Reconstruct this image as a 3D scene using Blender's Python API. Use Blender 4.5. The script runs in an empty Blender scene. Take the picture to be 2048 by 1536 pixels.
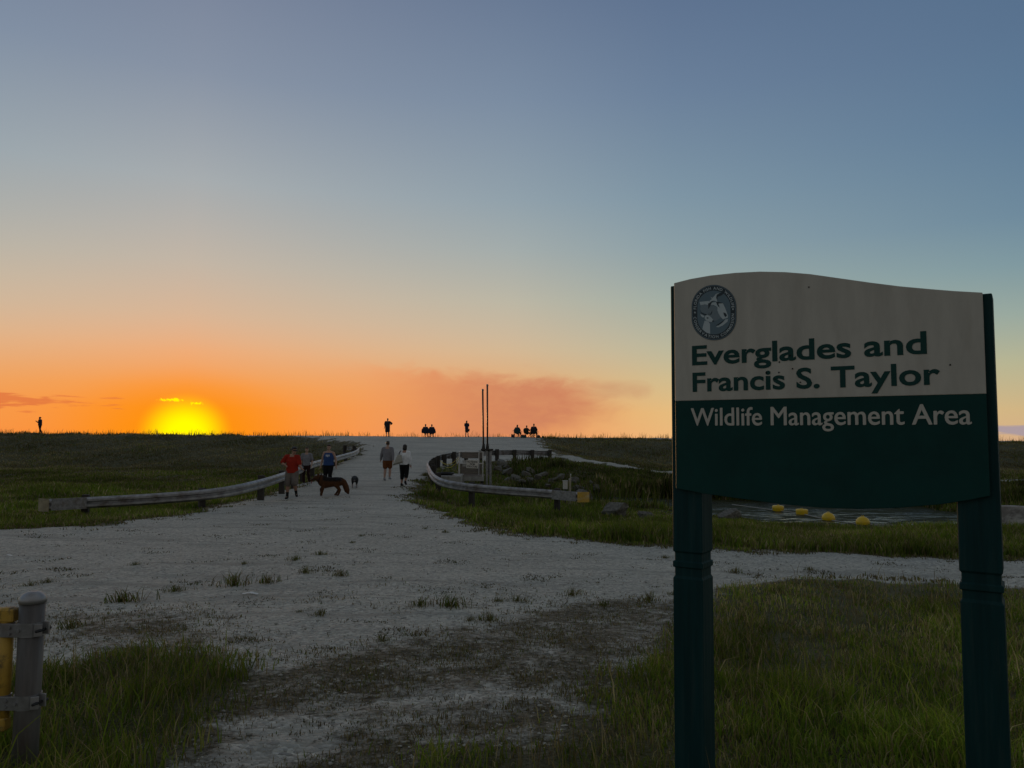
import bpy, bmesh, math, random
import numpy as np
from mathutils import Matrix, Vector

random.seed(7)
RNG = np.random.default_rng(11)
R = math.radians
SC = bpy.context.scene
COL = SC.collection

# ------------------------------------------------------------------ camera
EYE = 1.6
FPX = 1539.0                        # focal length in pixels of the 2048 px wide photograph
TILT, ROLL = R(4.09), R(0.35)
cam_d = bpy.data.cameras.new('camera')
cam_d.sensor_width = 36.0
cam_d.lens = FPX / 2048.0 * 36.0
cam_d.clip_start, cam_d.clip_end = 0.05, 9000.0
cam = bpy.data.objects.new('camera', cam_d)
CM = Matrix.Translation((0, 0, EYE)) @ Matrix.Rotation(R(90) + TILT, 4, 'X') @ Matrix.Rotation(ROLL, 4, 'Z')
cam.matrix_world = CM
COL.objects.link(cam)
SC.camera = cam

# ------------------------------------------------------------------ view
SC.view_settings.view_transform = 'Standard'
SC.view_settings.look = 'None'
SC.view_settings.exposure = 0.0
SC.view_settings.gamma = 1.0
SC.view_settings.use_curve_mapping = False
SC.render.engine = 'CYCLES'
SC.cycles.max_bounces = 5
SC.cycles.diffuse_bounces = 3
SC.cycles.glossy_bounces = 3
SC.cycles.transparent_max_bounces = 6
SC.cycles.use_denoising = True

def lin(c, a=1.0):
    o = []
    for v in c[:3]:
        v = v / 255.0
        o.append(v / 12.92 if v <= 0.04045 else ((v + 0.055) / 1.055) ** 2.4)
    return (o[0], o[1], o[2], a)

# ------------------------------------------------------------------ sky (dusk, by angle from the sunset point)
SUN_AZ, SUN_EL = -22.96, 0.95       # degrees, clockwise from the view axis
world = bpy.data.worlds.new('World')
SC.world = world
world.use_nodes = True
world.cycles.sampling_method = 'MANUAL'; world.cycles.sample_map_resolution = 512
WT = world.node_tree
WT.nodes.clear()

class NT:
    """small helper for node trees"""
    def __init__(s, t): s.t = t
    def n(s, typ, **k):
        nd = s.t.nodes.new(typ)
        for a, b in k.items(): setattr(nd, a, b)
        return nd
    def link(s, a, b): s.t.links.new(a, b)
    def put(s, sock, v):
        if hasattr(v, 'is_linked') or isinstance(v, bpy.types.NodeSocket): s.link(v, sock)
        else: sock.default_value = v
    def m(s, op, a, b=None, c=None, clamp=False):
        nd = s.n('ShaderNodeMath', operation=op, use_clamp=clamp)
        s.put(nd.inputs[0], a)
        if b is not None: s.put(nd.inputs[1], b)
        if c is not None: s.put(nd.inputs[2], c)
        return nd.outputs[0]
    def mix(s, f, a, b, blend='MIX'):
        nd = s.n('ShaderNodeMix', data_type='RGBA', blend_type=blend)
        s.put(nd.inputs[0], f); s.put(nd.inputs[6], a); s.put(nd.inputs[7], b)
        return nd.outputs[2]
    def rng(s, v, a, b, c=0.0, d=1.0, smooth=True):
        nd = s.n('ShaderNodeMapRange', interpolation_type='SMOOTHSTEP' if smooth else 'LINEAR')
        s.put(nd.inputs[0], v); s.put(nd.inputs[1], a); s.put(nd.inputs[2], b); s.put(nd.inputs[3], c); s.put(nd.inputs[4], d)
        return nd.outputs[0]
    def ramp(s, f, stops, interp='LINEAR'):
        nd = s.n('ShaderNodeValToRGB')
        cr = nd.color_ramp; cr.interpolation = interp
        while len(cr.elements) > 1: cr.elements.remove(cr.elements[-1])
        cr.elements[0].position = stops[0][0]; cr.elements[0].color = stops[0][1]
        for p, c in stops[1:]:
            e = cr.elements.new(p); e.color = c
        s.put(nd.inputs[0], f)
        return nd.outputs[0]
    def noise(s, vec, scale, detail=3.0, rough=0.55, dist=0.0, dims='3D'):
        nd = s.n('ShaderNodeTexNoise', noise_dimensions=dims)
        if vec is not None: s.link(vec, nd.inputs['Vector'])
        nd.inputs['Scale'].default_value = scale; nd.inputs['Detail'].default_value = detail
        nd.inputs['Roughness'].default_value = rough; nd.inputs['Distortion'].default_value = dist
        return nd.outputs[0]

W = NT(WT)
tc = W.n('ShaderNodeTexCoord')
sx = W.n('ShaderNodeSeparateXYZ'); W.link(tc.outputs['Generated'], sx.inputs[0])
az = W.m('MULTIPLY', W.m('ARCTAN2', sx.outputs[0], sx.outputs[1]), 180 / math.pi)
el = W.m('MULTIPLY', W.m('ARCSINE', sx.outputs[2]), 180 / math.pi)
elp = W.m('MAXIMUM', el, 0.0)
fac = W.m('SQRT', W.m('DIVIDE', elp, 90.0))
d0 = W.m('ABSOLUTE', W.m('SUBTRACT', az, SUN_AZ))
D = W.m('MINIMUM', d0, W.m('SUBTRACT', 360.0, d0))
ZEN = (104, 107, 110)
COLS = {
 0:   [(0,(255,138,22)),(2,(255,147,38)),(3.5,(251,156,68)),(6,(238,168,110)),(8.5,(217,177,140)),(12,(195,180,162)),(17.5,(166,172,175)),(24.4,(131,144,164)),(30.6,(115,128,153)),(45,(106,115,130)),(65,(104,109,116)),(90,ZEN)],
 23:  [(0,(247,150,86)),(2,(238,160,96)),(4.5,(224,172,120)),(6.6,(211,181,142)),(10.2,(188,182,162)),(14,(162,172,171)),(17.5,(142,160,171)),(24.4,(117,137,161)),(30.6,(99,119,148)),(45,(98,112,130)),(65,(102,108,116)),(90,ZEN)],
 35:  [(0,(240,182,122)),(2,(230,188,126)),(4.5,(208,188,142)),(6.6,(188,184,154)),(10.2,(160,174,164)),(14,(136,158,166)),(17.5,(121,147,164)),(24.4,(100,125,154)),(30.6,(86,110,143)),(45,(94,110,129)),(65,(101,108,116)),(90,ZEN)],
 57:  [(0,(214,168,134)),(2,(208,180,132)),(5,(182,180,146)),(8,(150,168,158)),(11,(123,152,160)),(14,(104,136,157)),(20,(87,120,150)),(25,(81,111,143)),(30,(75,105,138)),(45,(88,106,126)),(65,(98,106,115)),(90,ZEN)],
 115: [(0,(158,144,138)),(3,(150,143,138)),(8,(130,134,134)),(15,(112,120,127)),(30,(106,112,116)),(60,(104,107,111)),(90,ZEN)],
 180: [(0,(124,116,114)),(4,(130,121,118)),(10,(120,118,118)),(20,(112,112,110)),(40,(107,108,109)),(65,(104,106,109)),(90,ZEN)],
}
sky = None; prev = None
for dd in sorted(COLS):
    r_ = W.ramp(fac, [(math.sqrt(e / 90.0), lin(c)) for e, c in COLS[dd]])
    sky = r_ if sky is None else W.mix(W.rng(D, float(prev), float(dd), 0, 1, smooth=False), sky, r_)
    prev = dd
# below the horizon the air stays the colour of the horizon, dimmer
sky = W.mix(W.rng(el, -6.0, -0.5), lin((60, 58, 56)), sky)
# direction coordinates in degrees for the far smoke and clouds
cv = W.n('ShaderNodeCombineXYZ'); W.link(az, cv.inputs[0]); W.link(el, cv.inputs[1])
ang = cv.outputs[0]
def ellipse(ca, ce, ra, re, vec_n=None, amt=0.0):
    a = W.m('DIVIDE', W.m('SUBTRACT', az, ca), ra)
    b = W.m('DIVIDE', W.m('SUBTRACT', el, ce), re)
    q = W.m('SQRT', W.m('ADD', W.m('MULTIPLY', a, a), W.m('MULTIPLY', b, b)))
    if vec_n is not None: q = W.m('ADD', q, W.m('MULTIPLY', W.m('SUBTRACT', vec_n, 0.5), amt))
    return q
mp = W.n('ShaderNodeMapping'); W.link(ang, mp.inputs[0]); mp.inputs['Scale'].default_value = (0.42, 0.95, 1); mp.inputs['Rotation'].default_value = (0, 0, R(-16))
nz1 = W.noise(mp.outputs[0], 0.62, 4, 0.55, 0.7)
nz2 = W.noise(mp.outputs[0], 1.6, 4, 0.6, 0.4)
# broad bank of smoke: a sloping upper edge, fading out to the left, ragged on the right
n1 = W.m('SUBTRACT', nz1, 0.5); n2 = W.m('SUBTRACT', nz2, 0.5)
etop = W.m('ADD', W.rng(az, -16.0, 8.5, 6.0, 4.5, smooth=False), W.m('ADD', W.m('MULTIPLY', n1, 2.6), W.m('MULTIPLY', n2, 0.8)))
m_t = W.rng(W.m('SUBTRACT', etop, el), -0.2, 1.25)
m_r = W.rng(W.m('ADD', az, W.m('MULTIPLY', n1, 7.0)), 9.0, 3.2)
m_b = W.rng(W.m('ADD', el, W.m('MULTIPLY', n1, 2.0)), -0.6, W.rng(az, -2.0, 7.0, 0.2, 2.6))
m_l = W.rng(az, -17.0, -4.0)
m_a = W.m('MULTIPLY', W.m('MULTIPLY', m_t, m_r), m_b)
sky = W.mix(W.m('MULTIPLY', W.m('MULTIPLY', m_a, m_l), W.rng(n2, -0.3, 0.2, 0.76, 0.95)), sky, W.mix(W.rng(az, -14.0, 2.0), lin((243, 157, 94)), lin((206, 130, 94))))
v3 = W.rng(ellipse(7.6, 3.6, 3.2, 0.9, nz1, 1.5), 1.0, 0.1)
sky = W.mix(W.m('MULTIPLY', v3, 0.5), sky, lin((200, 146, 108)))
# glow round the sun
g2 = W.rng(ellipse(SUN_AZ, 0.3, 9.5, 4.9), 1.0, 0.2)
sky = W.mix(W.m('MULTIPLY', g2, 0.92), sky, (1.0, 0.285, 0.003, 1))
g1 = W.rng(ellipse(SUN_AZ, 0.2, 3.25, 3.0), 1.0, 0.18)
sky = W.mix(g1, sky, (1.25, 1.02, 0.0, 1))
# thin clouds
ms = W.n('ShaderNodeMapping'); W.link(ang, ms.inputs[0]); ms.inputs['Scale'].default_value = (0.42, 3.4, 1)
ns = W.noise(ms.outputs[0], 1.1, 4, 0.55, 0.3)
c1 = W.m('MULTIPLY', W.rng(ellipse(-33.6, 2.2, 6.6, 0.62, ns, 3.4), 0.8, 0.2), 0.72)
sky = W.mix(c1, sky, lin((222, 112, 62)))
ny = W.noise(ang, 2.6, 5, 0.65, 0.8)
c2 = W.rng(ellipse(-23.9, 2.52, 1.3, 0.15, ny, 3.0), 0.75, 0.1)
sky = W.mix(c2, sky, (1.15, 0.92, 0.0, 1))
c4 = W.rng(ellipse(-22.3, 2.30, 0.6, 0.16, ny, 3.4), 0.7, 0.1)
sky = W.mix(c4, sky, (1.15, 0.92, 0.0, 1))
c3 = W.m('MULTIPLY', W.rng(ellipse(39.0, 0.78, 8.6, 0.52, ns, 0.7), 1.02, 0.8), 0.9)
sky = W.mix(c3, sky, lin((166, 151, 160)))
hs = W.n('ShaderNodeHueSaturation'); W.link(sky, hs.inputs['Color']); W.link(W.rng(el, 3.0, 9.0, 1.0, 0.90), hs.inputs['Saturation'])
bg = W.n('ShaderNodeBackground'); W.link(hs.outputs[0], bg.inputs[0]); bg.inputs[1].default_value = 1.0
wo = W.n('ShaderNodeOutputWorld'); W.link(bg.outputs[0], wo.inputs[0])

# ------------------------------------------------------------------ sun, about to set behind the levee
sl = bpy.data.lights.new('sun', 'SUN')
sl.energy = 2.0; sl.angle = R(0.5); sl.color = (1.0, 0.52, 0.2)
sun = bpy.data.objects.new('sun', sl)
sd_ = Vector((math.sin(R(SUN_AZ)) * math.cos(R(0.5)), math.cos(R(SUN_AZ)) * math.cos(R(0.5)), math.sin(R(0.5))))
sun.rotation_euler = sd_.to_track_quat('Z', 'Y').to_euler()
COL.objects.link(sun)

# ================================================================== helpers
def ray(px, py):
    v = Vector(((px - 1024.0) / FPX, (768.0 - py) / FPX, -1.0))
    return (CM.to_3x3() @ v)
def at(px, py, y):
    d = ray(px, py); k = y / d.y
    return Vector((d.x * k, y, EYE + d.z * k))

def sm(a, b, x):
    t = np.clip((x - a) / (b - a), 0, 1)
    return t * t * (3 - 2 * t)
def pw(tab, y):
    t = np.array(tab, float)
    return np.interp(y, t[:, 0], t[:, 1])
def hnoise(x, y):
    return (np.sin(x * 1.7 + 0.6 * np.sin(y * 1.1)) * np.cos(y * 1.3 + 0.8 * np.sin(x * 0.7 + 1.0))
            + 0.5 * np.sin(x * 4.1 + y * 2.3 + 1.3) * np.cos(y * 3.7 - x * 1.9)
            + 0.25 * np.sin(x * 9.3 - y * 7.1) * np.cos(y * 8.3 + x * 5.9 + 0.5))

XL = [(0,-80),(15.3,-60),(15.8,-14),(16.2,-10.6),(17,-8.9),(20,-8.3),(26,-8.7),(30,-8.7),(37,-9.2),(45,-9.8),(52,-10.4),(58,-11),(64,-12.6),(70,-16.5),(74,-20.5),(77,-60),(83,-60),(84,-400),(200,-400)]
XR = [(0,80),(12.2,60),(12.5,8.5),(13,5.7),(13.6,3.3),(14.5,1.66),(16,-.15),(18,-.9),(22,-2.1),(26,-3.7),(30,-3.95),(33,-4.1),(38,-4.3),(42,-4.1),(45,-3.0),(47.5,-.8),(49.5,2.2),(51,3.1),(55,2.9),(60,2.4),(66,2.3),(70,2.4),(75,2.7),(77.5,6.0),(79,60),(83,60),(84,400),(200,400)]
ZL = [(-300,0),(4,0),(9,-.2),(16,-.35),(22,-.75),(40,-.72),(55,-.6),(64,.55),(72,1.62),(75.5,1.86),(79,1.9),(84,1.7),(96,-.6),(120,-.9)]
ZC = [(-300,0),(4,0),(9,-.2),(16,-.35),(27,-.47),(37,-.30),(42,-.02),(46,.22),(50,.42),(58,.90),(66,1.36),(72,1.64),(76,1.77),(80,1.8),(85,1.55),(96,-.6),(120,-.9)]
ZR = [(-300,0),(4,0),(9,-.2),(16,-.38),(20,-.74),(23,-.98),(28,-.98),(36,-.75),(48,-.5),(60,-.3),(66,.45),(73,1.45),(77,1.62),(81,1.64),(86,1.4),(97,-.6),(120,-.9)]
CANAL = [(0.6,33.4),(3.2,32.4),(5.8,30.2),(8.2,26.4),(10.5,23.9),(13.5,23.2),(15.2,23.4),(15.6,27),(16.5,31.5),(12,33.3),(8,34.3),(4,35.6),(1.2,36.6),(-0.2,36.4),(-0.2,33)]
WATER_Z = -1.02

def sd_poly(px, py, poly):
    """signed distance, negative inside"""
    P = np.array(poly, float); Q = np.roll(P, -1, 0)
    d2 = np.full(px.shape, 1e18); ins = np.zeros(px.shape, bool)
    for (ax, ay), (bx, by) in zip(P, Q):
        ex, ey = bx - ax, by - ay
        L = ex * ex + ey * ey + 1e-12
        t = np.clip(((px - ax) * ex + (py - ay) * ey) / L, 0, 1)
        dx, dy = px - ax - t * ex, py - ay - t * ey
        d2 = np.minimum(d2, dx * dx + dy * dy)
        c = (ay > py) != (by > py)
        with np.errstate(divide='ignore', invalid='ignore'):
            xi = ax + (py - ay) * ex / (ey if ey != 0 else 1e-9)
        ins ^= c & (px < xi)
    d = np.sqrt(d2)
    return np.where(ins, -d, d)

def H(x, y):
    x = np.asarray(x, float); y = np.asarray(y, float)
    zl, zc, zr = pw(ZL, y), pw(ZC, y), pw(ZR, y)
    # the access track climbs from the bench to the ramp on the right
    zr = zr + 0.85 * sm(13, 2, x) * sm(39, 51, y) * sm(74, 60, y)
    xl, xr = pw(XL, y), pw(XR, y)
    wr = sm(-0.3, 3.0, x - xr) * sm(10, 14, y)
    wl = sm(0.3, -2.5, x - xl) * sm(10, 14, y)
    z = zc * (1 - wr) * (1 - wl) + zr * wr + zl * wl * (1 - wr)
    # the levee sinks a little towards the right
    z = z - 0.10 * sm(5, 45, x) * sm(60, 76, y) * sm(98, 84, y)
    amp = 0.018 + 0.05 * sm(14, 24, y) * np.maximum(wr, wl) + 0.05 * sm(50, 60, y) * np.maximum(wr, wl)
    z = z + hnoise(x * 0.8, y * 0.8) * amp + hnoise(x * 0.21 + 3, y * 0.21) * 0.03 * sm(3, 12, y) + hnoise(x * 0.33, y * 0.05) * 0.07 * sm(66, 75, y) * np.maximum(wr, wl)
    cs = sd_poly(x, y, CANAL)
    z = z * sm(-1.1, 1.0, cs) + (WATER_Z - 0.55) * (1 - sm(-1.1, 1.0, cs))
    return z
def h1(x, y): return float(H(np.array([x]), np.array([y]))[0])

_ty = np.geomspace(2.0, 100.0, 4000)
def P(px, py):
    """ground point seen at a pixel"""
    d = ray(px, py)
    k = _ty / d.y
    zz = EYE + d.z * k - H(d.x * k, _ty)
    i = np.argmax(zz < 0)
    if zz[i] >= 0: i = len(_ty) - 1
    return Vector((d.x * k[i], _ty[i], EYE + d.z * k[i]))
def PX(px, y):
    """ground point at a depth on the bearing of a pixel column"""
    x = (px - 1024.0) / FPX * y
    return Vector((x, y, h1(x, y)))

def poly_ground(pts): return [tuple(P(a, b)[:2]) for a, b in pts]
DIRT1 = poly_ground([(105,1240),(200,1222),(300,1212),(400,1228),(450,1250),(500,1280),(440,1300),(350,1305),(250,1300),(150,1300),(100,1290)])
DIRT2 = poly_ground([(400,1345),(560,1320),(700,1290),(800,1275),(900,1250),(1000,1232),(1100,1205),(1250,1195),(1350,1200),(1450,1240),(1560,1250),(1440,1290),(1300,1350),(1250,1400),(1190,1430),(1150,1400),(1020,1380),(900,1392),(760,1420),(650,1422),(560,1440),(440,1480),(330,1536),(230,1536),(300,1470),(380,1400)])
GREENR = poly_ground([(850,1534),(950,1525),(1060,1498),(1160,1462),(1210,1425),(1250,1370),(1300,1330),(1380,1290),(1430,1240),(1420,1180),(1560,1163),(1700,1160),(1900,1168),(2120,1185)]) + [(9, 3.0), (9, -2.0), (-0.6, -2.0)]
GREENL = poly_ground([(85,1345),(180,1325),(280,1300),(360,1295),(460,1310),(475,1345),(410,1400),(340,1460),(240,1536)]) + [(-1.7, 3.0), (-2.0, -2.0), (-9, -2.0), (-9, 4.3), (-4.2, 4.9)]
PATH = [(2.8,50.2),(6,47.8),(9.5,45.5),(14,44.0),(20,43.0),(60,42.0),(60,43.2),(20,44.3),(14,45.5),(10,47.3),(6.5,49.9),(4,53.0)]

def masks(x, y):
    xl, xr = pw(XL, y), pw(XR, y)
    w = 0.16 + 0.014 * y
    fr = np.sqrt(1 + np.minimum(np.abs(pw(XR, y + .1) - pw(XR, y - .1)) / .2, 7) ** 2)
    fl = np.sqrt(1 + np.minimum(np.abs(pw(XL, y + .1) - pw(XL, y - .1)) / .2, 7) ** 2)
    en = (hnoise(x * 1.3 + 5, y * 1.3) + 0.6 * hnoise(x * 3.7, y * 3.7 + 1)) * (0.10 + 0.008 * y)
    g = sm(-w, w, (x - xl) / fl + en) * sm(w, -w, (x - xr) / fr + en)
    g = g * sm(0.5, 0.5 + 2.5, y + 2)          # behind the camera: turf
    n = hnoise(x * 2.1, y * 2.1) * 0.10 + hnoise(x * 5.3 + 2, y * 5.3) * 0.07 + hnoise(x * 0.9 + 7, y * 0.9) * 0.06
    dirt = np.maximum(sm(0.45, -0.45, sd_poly(x, y, DIRT1) + n), sm(0.42, -0.45, sd_poly(x, y, DIRT2) + n))
    dirt = np.maximum(dirt, 0.75 * sm(0.1, 0.75, hnoise(x * 0.55 + 1.3, y * 0.95 + 0.4) + 0.35 * hnoise(x * 2.3, y * 3.1)) * sm(10.5, 7.0, y))
    green = np.maximum(sm(0.38, -0.38, sd_poly(x, y, GREENR) + n), sm(0.36, -0.3, sd_poly(x, y, GREENL) + n))
    g = g * (1 - 0.60 * dirt) * (1 - green) * (1 - 0.32 * sm(6.2, 4.6, y) * (0.6 + 0.5 * hnoise(x * 1.7, y * 2.9)))  # gravel thinned to soil near the camera: vignette darkening put into the ground colour
    g = np.maximum(g, 0.8 * sm(0.35, -0.35, sd_poly(x, y, PATH) + n * 3))
    bank = np.maximum(sm(-w, w * 2.4, (x - xr) / fr + en), sm(w, -w * 2.4, (x - xl) / fl + en)) * sm(11.5, 12.5, y)
    return g, dirt, np.maximum(green, bank)

# ------------------------------------------------------------------ mesh builders
def mesh_np(name, verts, tris):
    me = bpy.data.meshes.new(name)
    v = np.asarray(verts, np.float32); t = np.asarray(tris, np.int32)
    k = t.shape[1]
    me.vertices.add(len(v)); me.vertices.foreach_set('co', v.ravel())
    me.loops.add(t.size); me.loops.foreach_set('vertex_index', t.ravel())
    me.polygons.add(len(t))
    me.polygons.foreach_set('loop_start', np.arange(0, t.size, k, dtype=np.int32))
    me.update(calc_edges=True)
    return me

def link(name, me, mat, parent=None, smooth=False, loc=None, rotz=None):
    o = bpy.data.objects.new(name, me); COL.objects.link(o)
    if mat is not None and me is not None:
        me.materials.clear(); me.materials.append(mat)
    if me is not None and smooth:
        me.polygons.foreach_set('use_smooth', np.ones(len(me.polygons), bool))
    if parent is not None: o.parent = parent
    if loc is not None: o.location = loc
    if rotz is not None: o.rotation_euler = (0, 0, rotz)
    return o

def tag(o, label=None, cat=None, group=None, kind=None):
    if label: o['label'] = label
    if cat: o['category'] = cat
    if group: o['group'] = group
    if kind: o['kind'] = kind
    return o
def empty(name, loc, rz=0.0):
    o = bpy.data.objects.new(name, None); COL.objects.link(o)
    o.empty_display_size = 0.2
    o.location = loc; o.rotation_euler = (0, 0, rz)
    return o
def copy_tree(o, parent=None):
    c = o.copy(); COL.objects.link(c); c.parent = parent
    for ch in list(o.children): copy_tree(ch, c)
    return c

class MB:
    """collects solids into one mesh"""
    def __init__(s): s.v = []; s.f = []
    def add(s, vs, fs):
        b = len(s.v); s.v += [tuple(p) for p in vs]; s.f += [tuple(i + b for i in f) for f in fs]
        return s
    def box(s, c, d, rot=None):
        hx, hy, hz = d[0] / 2, d[1] / 2, d[2] / 2
        vs = [Vector((a * hx, b * hy, e * hz)) for a in (-1, 1) for b in (-1, 1) for e in (-1, 1)]
        if rot is not None: vs = [rot @ p for p in vs]
        vs = [p + Vector(c) for p in vs]
        return s.add(vs, [(0,1,3,2),(4,6,7,5),(0,4,5,1),(2,3,7,6),(0,2,6,4),(1,5,7,3)])
    def tube(s, pts, rad, n=10, hint=(1, 0, 0), round_=True):
        pts = [Vector(p) for p in pts]
        rr = [(r_, r_) if not isinstance(r_, (tuple, list)) else r_ for r_ in (rad if isinstance(rad, (list, tuple)) else [rad] * len(pts))]
        if len(rr) != len(pts): rr = [rr[0]] * len(pts)
        m = len(pts); rings = []
        tang = []
        for i in range(m):
            t = pts[min(i + 1, m - 1)] - pts[max(i - 1, 0)]
            tang.append(t.normalized() if t.length > 1e-9 else Vector((0, 0, 1)))
        h = Vector(hint)
        for i in range(m):
            t = tang[i]
            if abs(t.dot(h.normalized())) > 0.97: h = Vector((0, 1, 0)) if abs(t.y) < 0.9 else Vector((0, 0, 1))
            u = (h - t * h.dot(t)).normalized(); w = t.cross(u)
            rings.append((pts[i], u, w, rr[i][0], rr[i][1], t))
        full = []
        if round_:
            p, u, w, a, b, t = rings[0]; k = min(a, b)
            full.append((p - t * k * 0.62, u, w, a * 0.72, b * 0.72))
        full += [q[:5] for q in rings]
        if round_:
            p, u, w, a, b, t = rings[-1]; k = min(a, b)
            full.append((p + t * k * 0.62, u, w, a * 0.72, b * 0.72))
        base = len(s.v)
        for p, u, w, a, b in full:
            for j in range(n):
                th = 2 * math.pi * j / n
                s.v.append(tuple(p + u * (a * math.cos(th)) + w * (b * math.sin(th))))
        L = len(full)
        for i in range(L - 1):
            for j in range(n):
                a0 = base + i * n + j; b0 = base + i * n + (j + 1) % n
                s.f.append((a0, b0, b0 + n, a0 + n))
        k0 = min(rr[0]) * (0.98 if round_ else 0.0); k1 = min(rr[-1]) * (0.98 if round_ else 0.0)
        c0 = len(s.v); s.v.append(tuple(pts[0] - tang[0] * k0)); s.v.append(tuple(pts[-1] + tang[-1] * k1))
        for j in range(n):
            s.f.append((c0, base + (j + 1) % n, base + j))
            e = base + (L - 1) * n
            s.f.append((c0 + 1, e + j, e + (j + 1) % n))
        return s
    def ell(s, c, r, n=14, m=8, rot=None):
        c = Vector(c); base = len(s.v)
        for i in range(1, m):
            ph = math.pi * i / m
            for j in range(n):
                th = 2 * math.pi * j / n
                p = Vector((r[0] * math.sin(ph) * math.cos(th), r[1] * math.sin(ph) * math.sin(th), r[2] * math.cos(ph)))
                if rot is not None: p = rot @ p
                s.v.append(tuple(c + p))
        t = Vector((0, 0, r[2])); 
        if rot is not None: t = rot @ t
        a = len(s.v); s.v.append(tuple(c + t)); s.v.append(tuple(c - t))
        for i in range(m - 2):
            for j in range(n):
                p0 = base + i * n + j; p1 = base + i * n + (j + 1) % n
                s.f.append((p0, p0 + n, p1 + n, p1))
        for j in range(n):
            s.f.append((a, base + j, base + (j + 1) % n))
            e = base + (m - 2) * n
            s.f.append((a + 1, e + (j + 1) % n, e + j))
        return s
    def prism(s, poly, y0, y1):
        """outline in local x,z extruded along local y"""
        n = len(poly); b = len(s.v)
        s.v += [(p[0], y0, p[1]) for p in poly] + [(p[0], y1, p[1]) for p in poly]
        s.f.append(tuple(b + i for i in range(n))); s.f.append(tuple(b + n + i for i in reversed(range(n))))
        for i in range(n):
            j = (i + 1) % n
            s.f.append((b + j, b + i, b + n + i, b + n + j))
        return s
    def loft(s, secs, n=4):
        """secs: list of rings (lists of n points), capped"""
        b = len(s.v)
        for r_ in secs: s.v += [tuple(p) for p in r_]
        for i in range(len(secs) - 1):
            for j in range(n):
                a0 = b + i * n + j; b0 = b + i * n + (j + 1) % n
                s.f.append((a0, b0, b0 + n, a0 + n))
        s.f.append(tuple(b + j for j in reversed(range(n)))); e = b + (len(secs) - 1) * n
        s.f.append(tuple(e + j for j in range(n)))
        return s
    def mesh(s, name='m'):
        me = bpy.data.meshes.new(name); me.from_pydata(s.v, [], s.f); me.update()
        bm = bmesh.new(); bm.from_mesh(me); bmesh.ops.recalc_face_normals(bm, faces=bm.faces); bm.to_mesh(me); bm.free()
        return me
    def build(s, name, mat, parent=None, smooth=False, bevel=0.0):
        me = s.mesh(name)
        if bevel > 0:
            bm = bmesh.new(); bm.from_mesh(me)
            ed = [e for e in bm.edges if len(e.link_faces) == 2 and e.calc_face_angle(0) > 0.6]
            bmesh.ops.bevel(bm, geom=ed, offset=bevel, segments=1, affect='EDGES', profile=0.5)
            bm.to_mesh(me); bm.free()
        return link(name, me, mat, parent, smooth)

def remesh(mb, voxel, smooth=3):
    me = mb.mesh('tmp'); o = bpy.data.objects.new('tmp', me); COL.objects.link(o)
    r_ = o.modifiers.new('r', 'REMESH'); r_.mode = 'VOXEL'; r_.voxel_size = voxel
    if smooth:
        s_ = o.modifiers.new('s', 'SMOOTH'); s_.factor = 0.5; s_.iterations = smooth
    dg = bpy.context.evaluated_depsgraph_get()
    out = bpy.data.meshes.new_from_object(o.evaluated_get(dg))
    bpy.data.objects.remove(o); bpy.data.meshes.remove(me)
    return out

# ================================================================== materials
MATS = {}
def mat(name, base, rough=0.8, metal=0.0, spec=0.5, var=0.0, scale=8.0, bump=0.0, bscale=60.0, dirt=None, dirt_amt=0.0, dscale=3.0, aniso=None):
    if name in MATS: return MATS[name]
    m = bpy.data.materials.new(name); m.use_nodes = True
    t = NT(m.node_tree); p = m.node_tree.nodes['Principled BSDF']
    tcn = t.n('ShaderNodeTexCoord'); vec = tcn.outputs['Object']
    if aniso is not None:
        mpn = t.n('ShaderNodeMapping'); t.link(vec, mpn.inputs[0]); mpn.inputs['Scale'].default_value = aniso; vec = mpn.outputs[0]
    c = (base[0], base[1], base[2], 1)
    col = c
    if var > 0:
        nz = t.noise(vec, scale, 4, 0.6)
        lo = tuple(v * (1 - var) for v in base[:3]) + (1,); hi = tuple(min(1, v * (1 + var)) for v in base[:3]) + (1,)
        col = t.mix(t.rng(nz, 0.3, 0.7), lo, hi)
    if dirt is not None:
        nd = t.noise(vec, dscale, 6, 0.65, 0.3)
        col = t.mix(t.m('MULTIPLY', t.rng(nd, 0.5, 0.66), dirt_amt), col, (dirt[0], dirt[1], dirt[2], 1))
    if isinstance(col, tuple): p.inputs['Base Color'].default_value = col
    else: t.link(col, p.inputs['Base Color'])
    p.inputs['Roughness'].default_value = rough; p.inputs['Metallic'].default_value = metal
    p.inputs['Specular IOR Level'].default_value = spec
    if bump > 0:
        b = t.n('ShaderNodeBump'); b.inputs['Strength'].default_value = 0.6; b.inputs['Distance'].default_value = bump
        t.link(t.noise(vec, bscale, 4, 0.6), b.inputs['Height']); t.link(b.outputs[0], p.inputs['Normal'])
    MATS[name] = m
    return m

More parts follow.
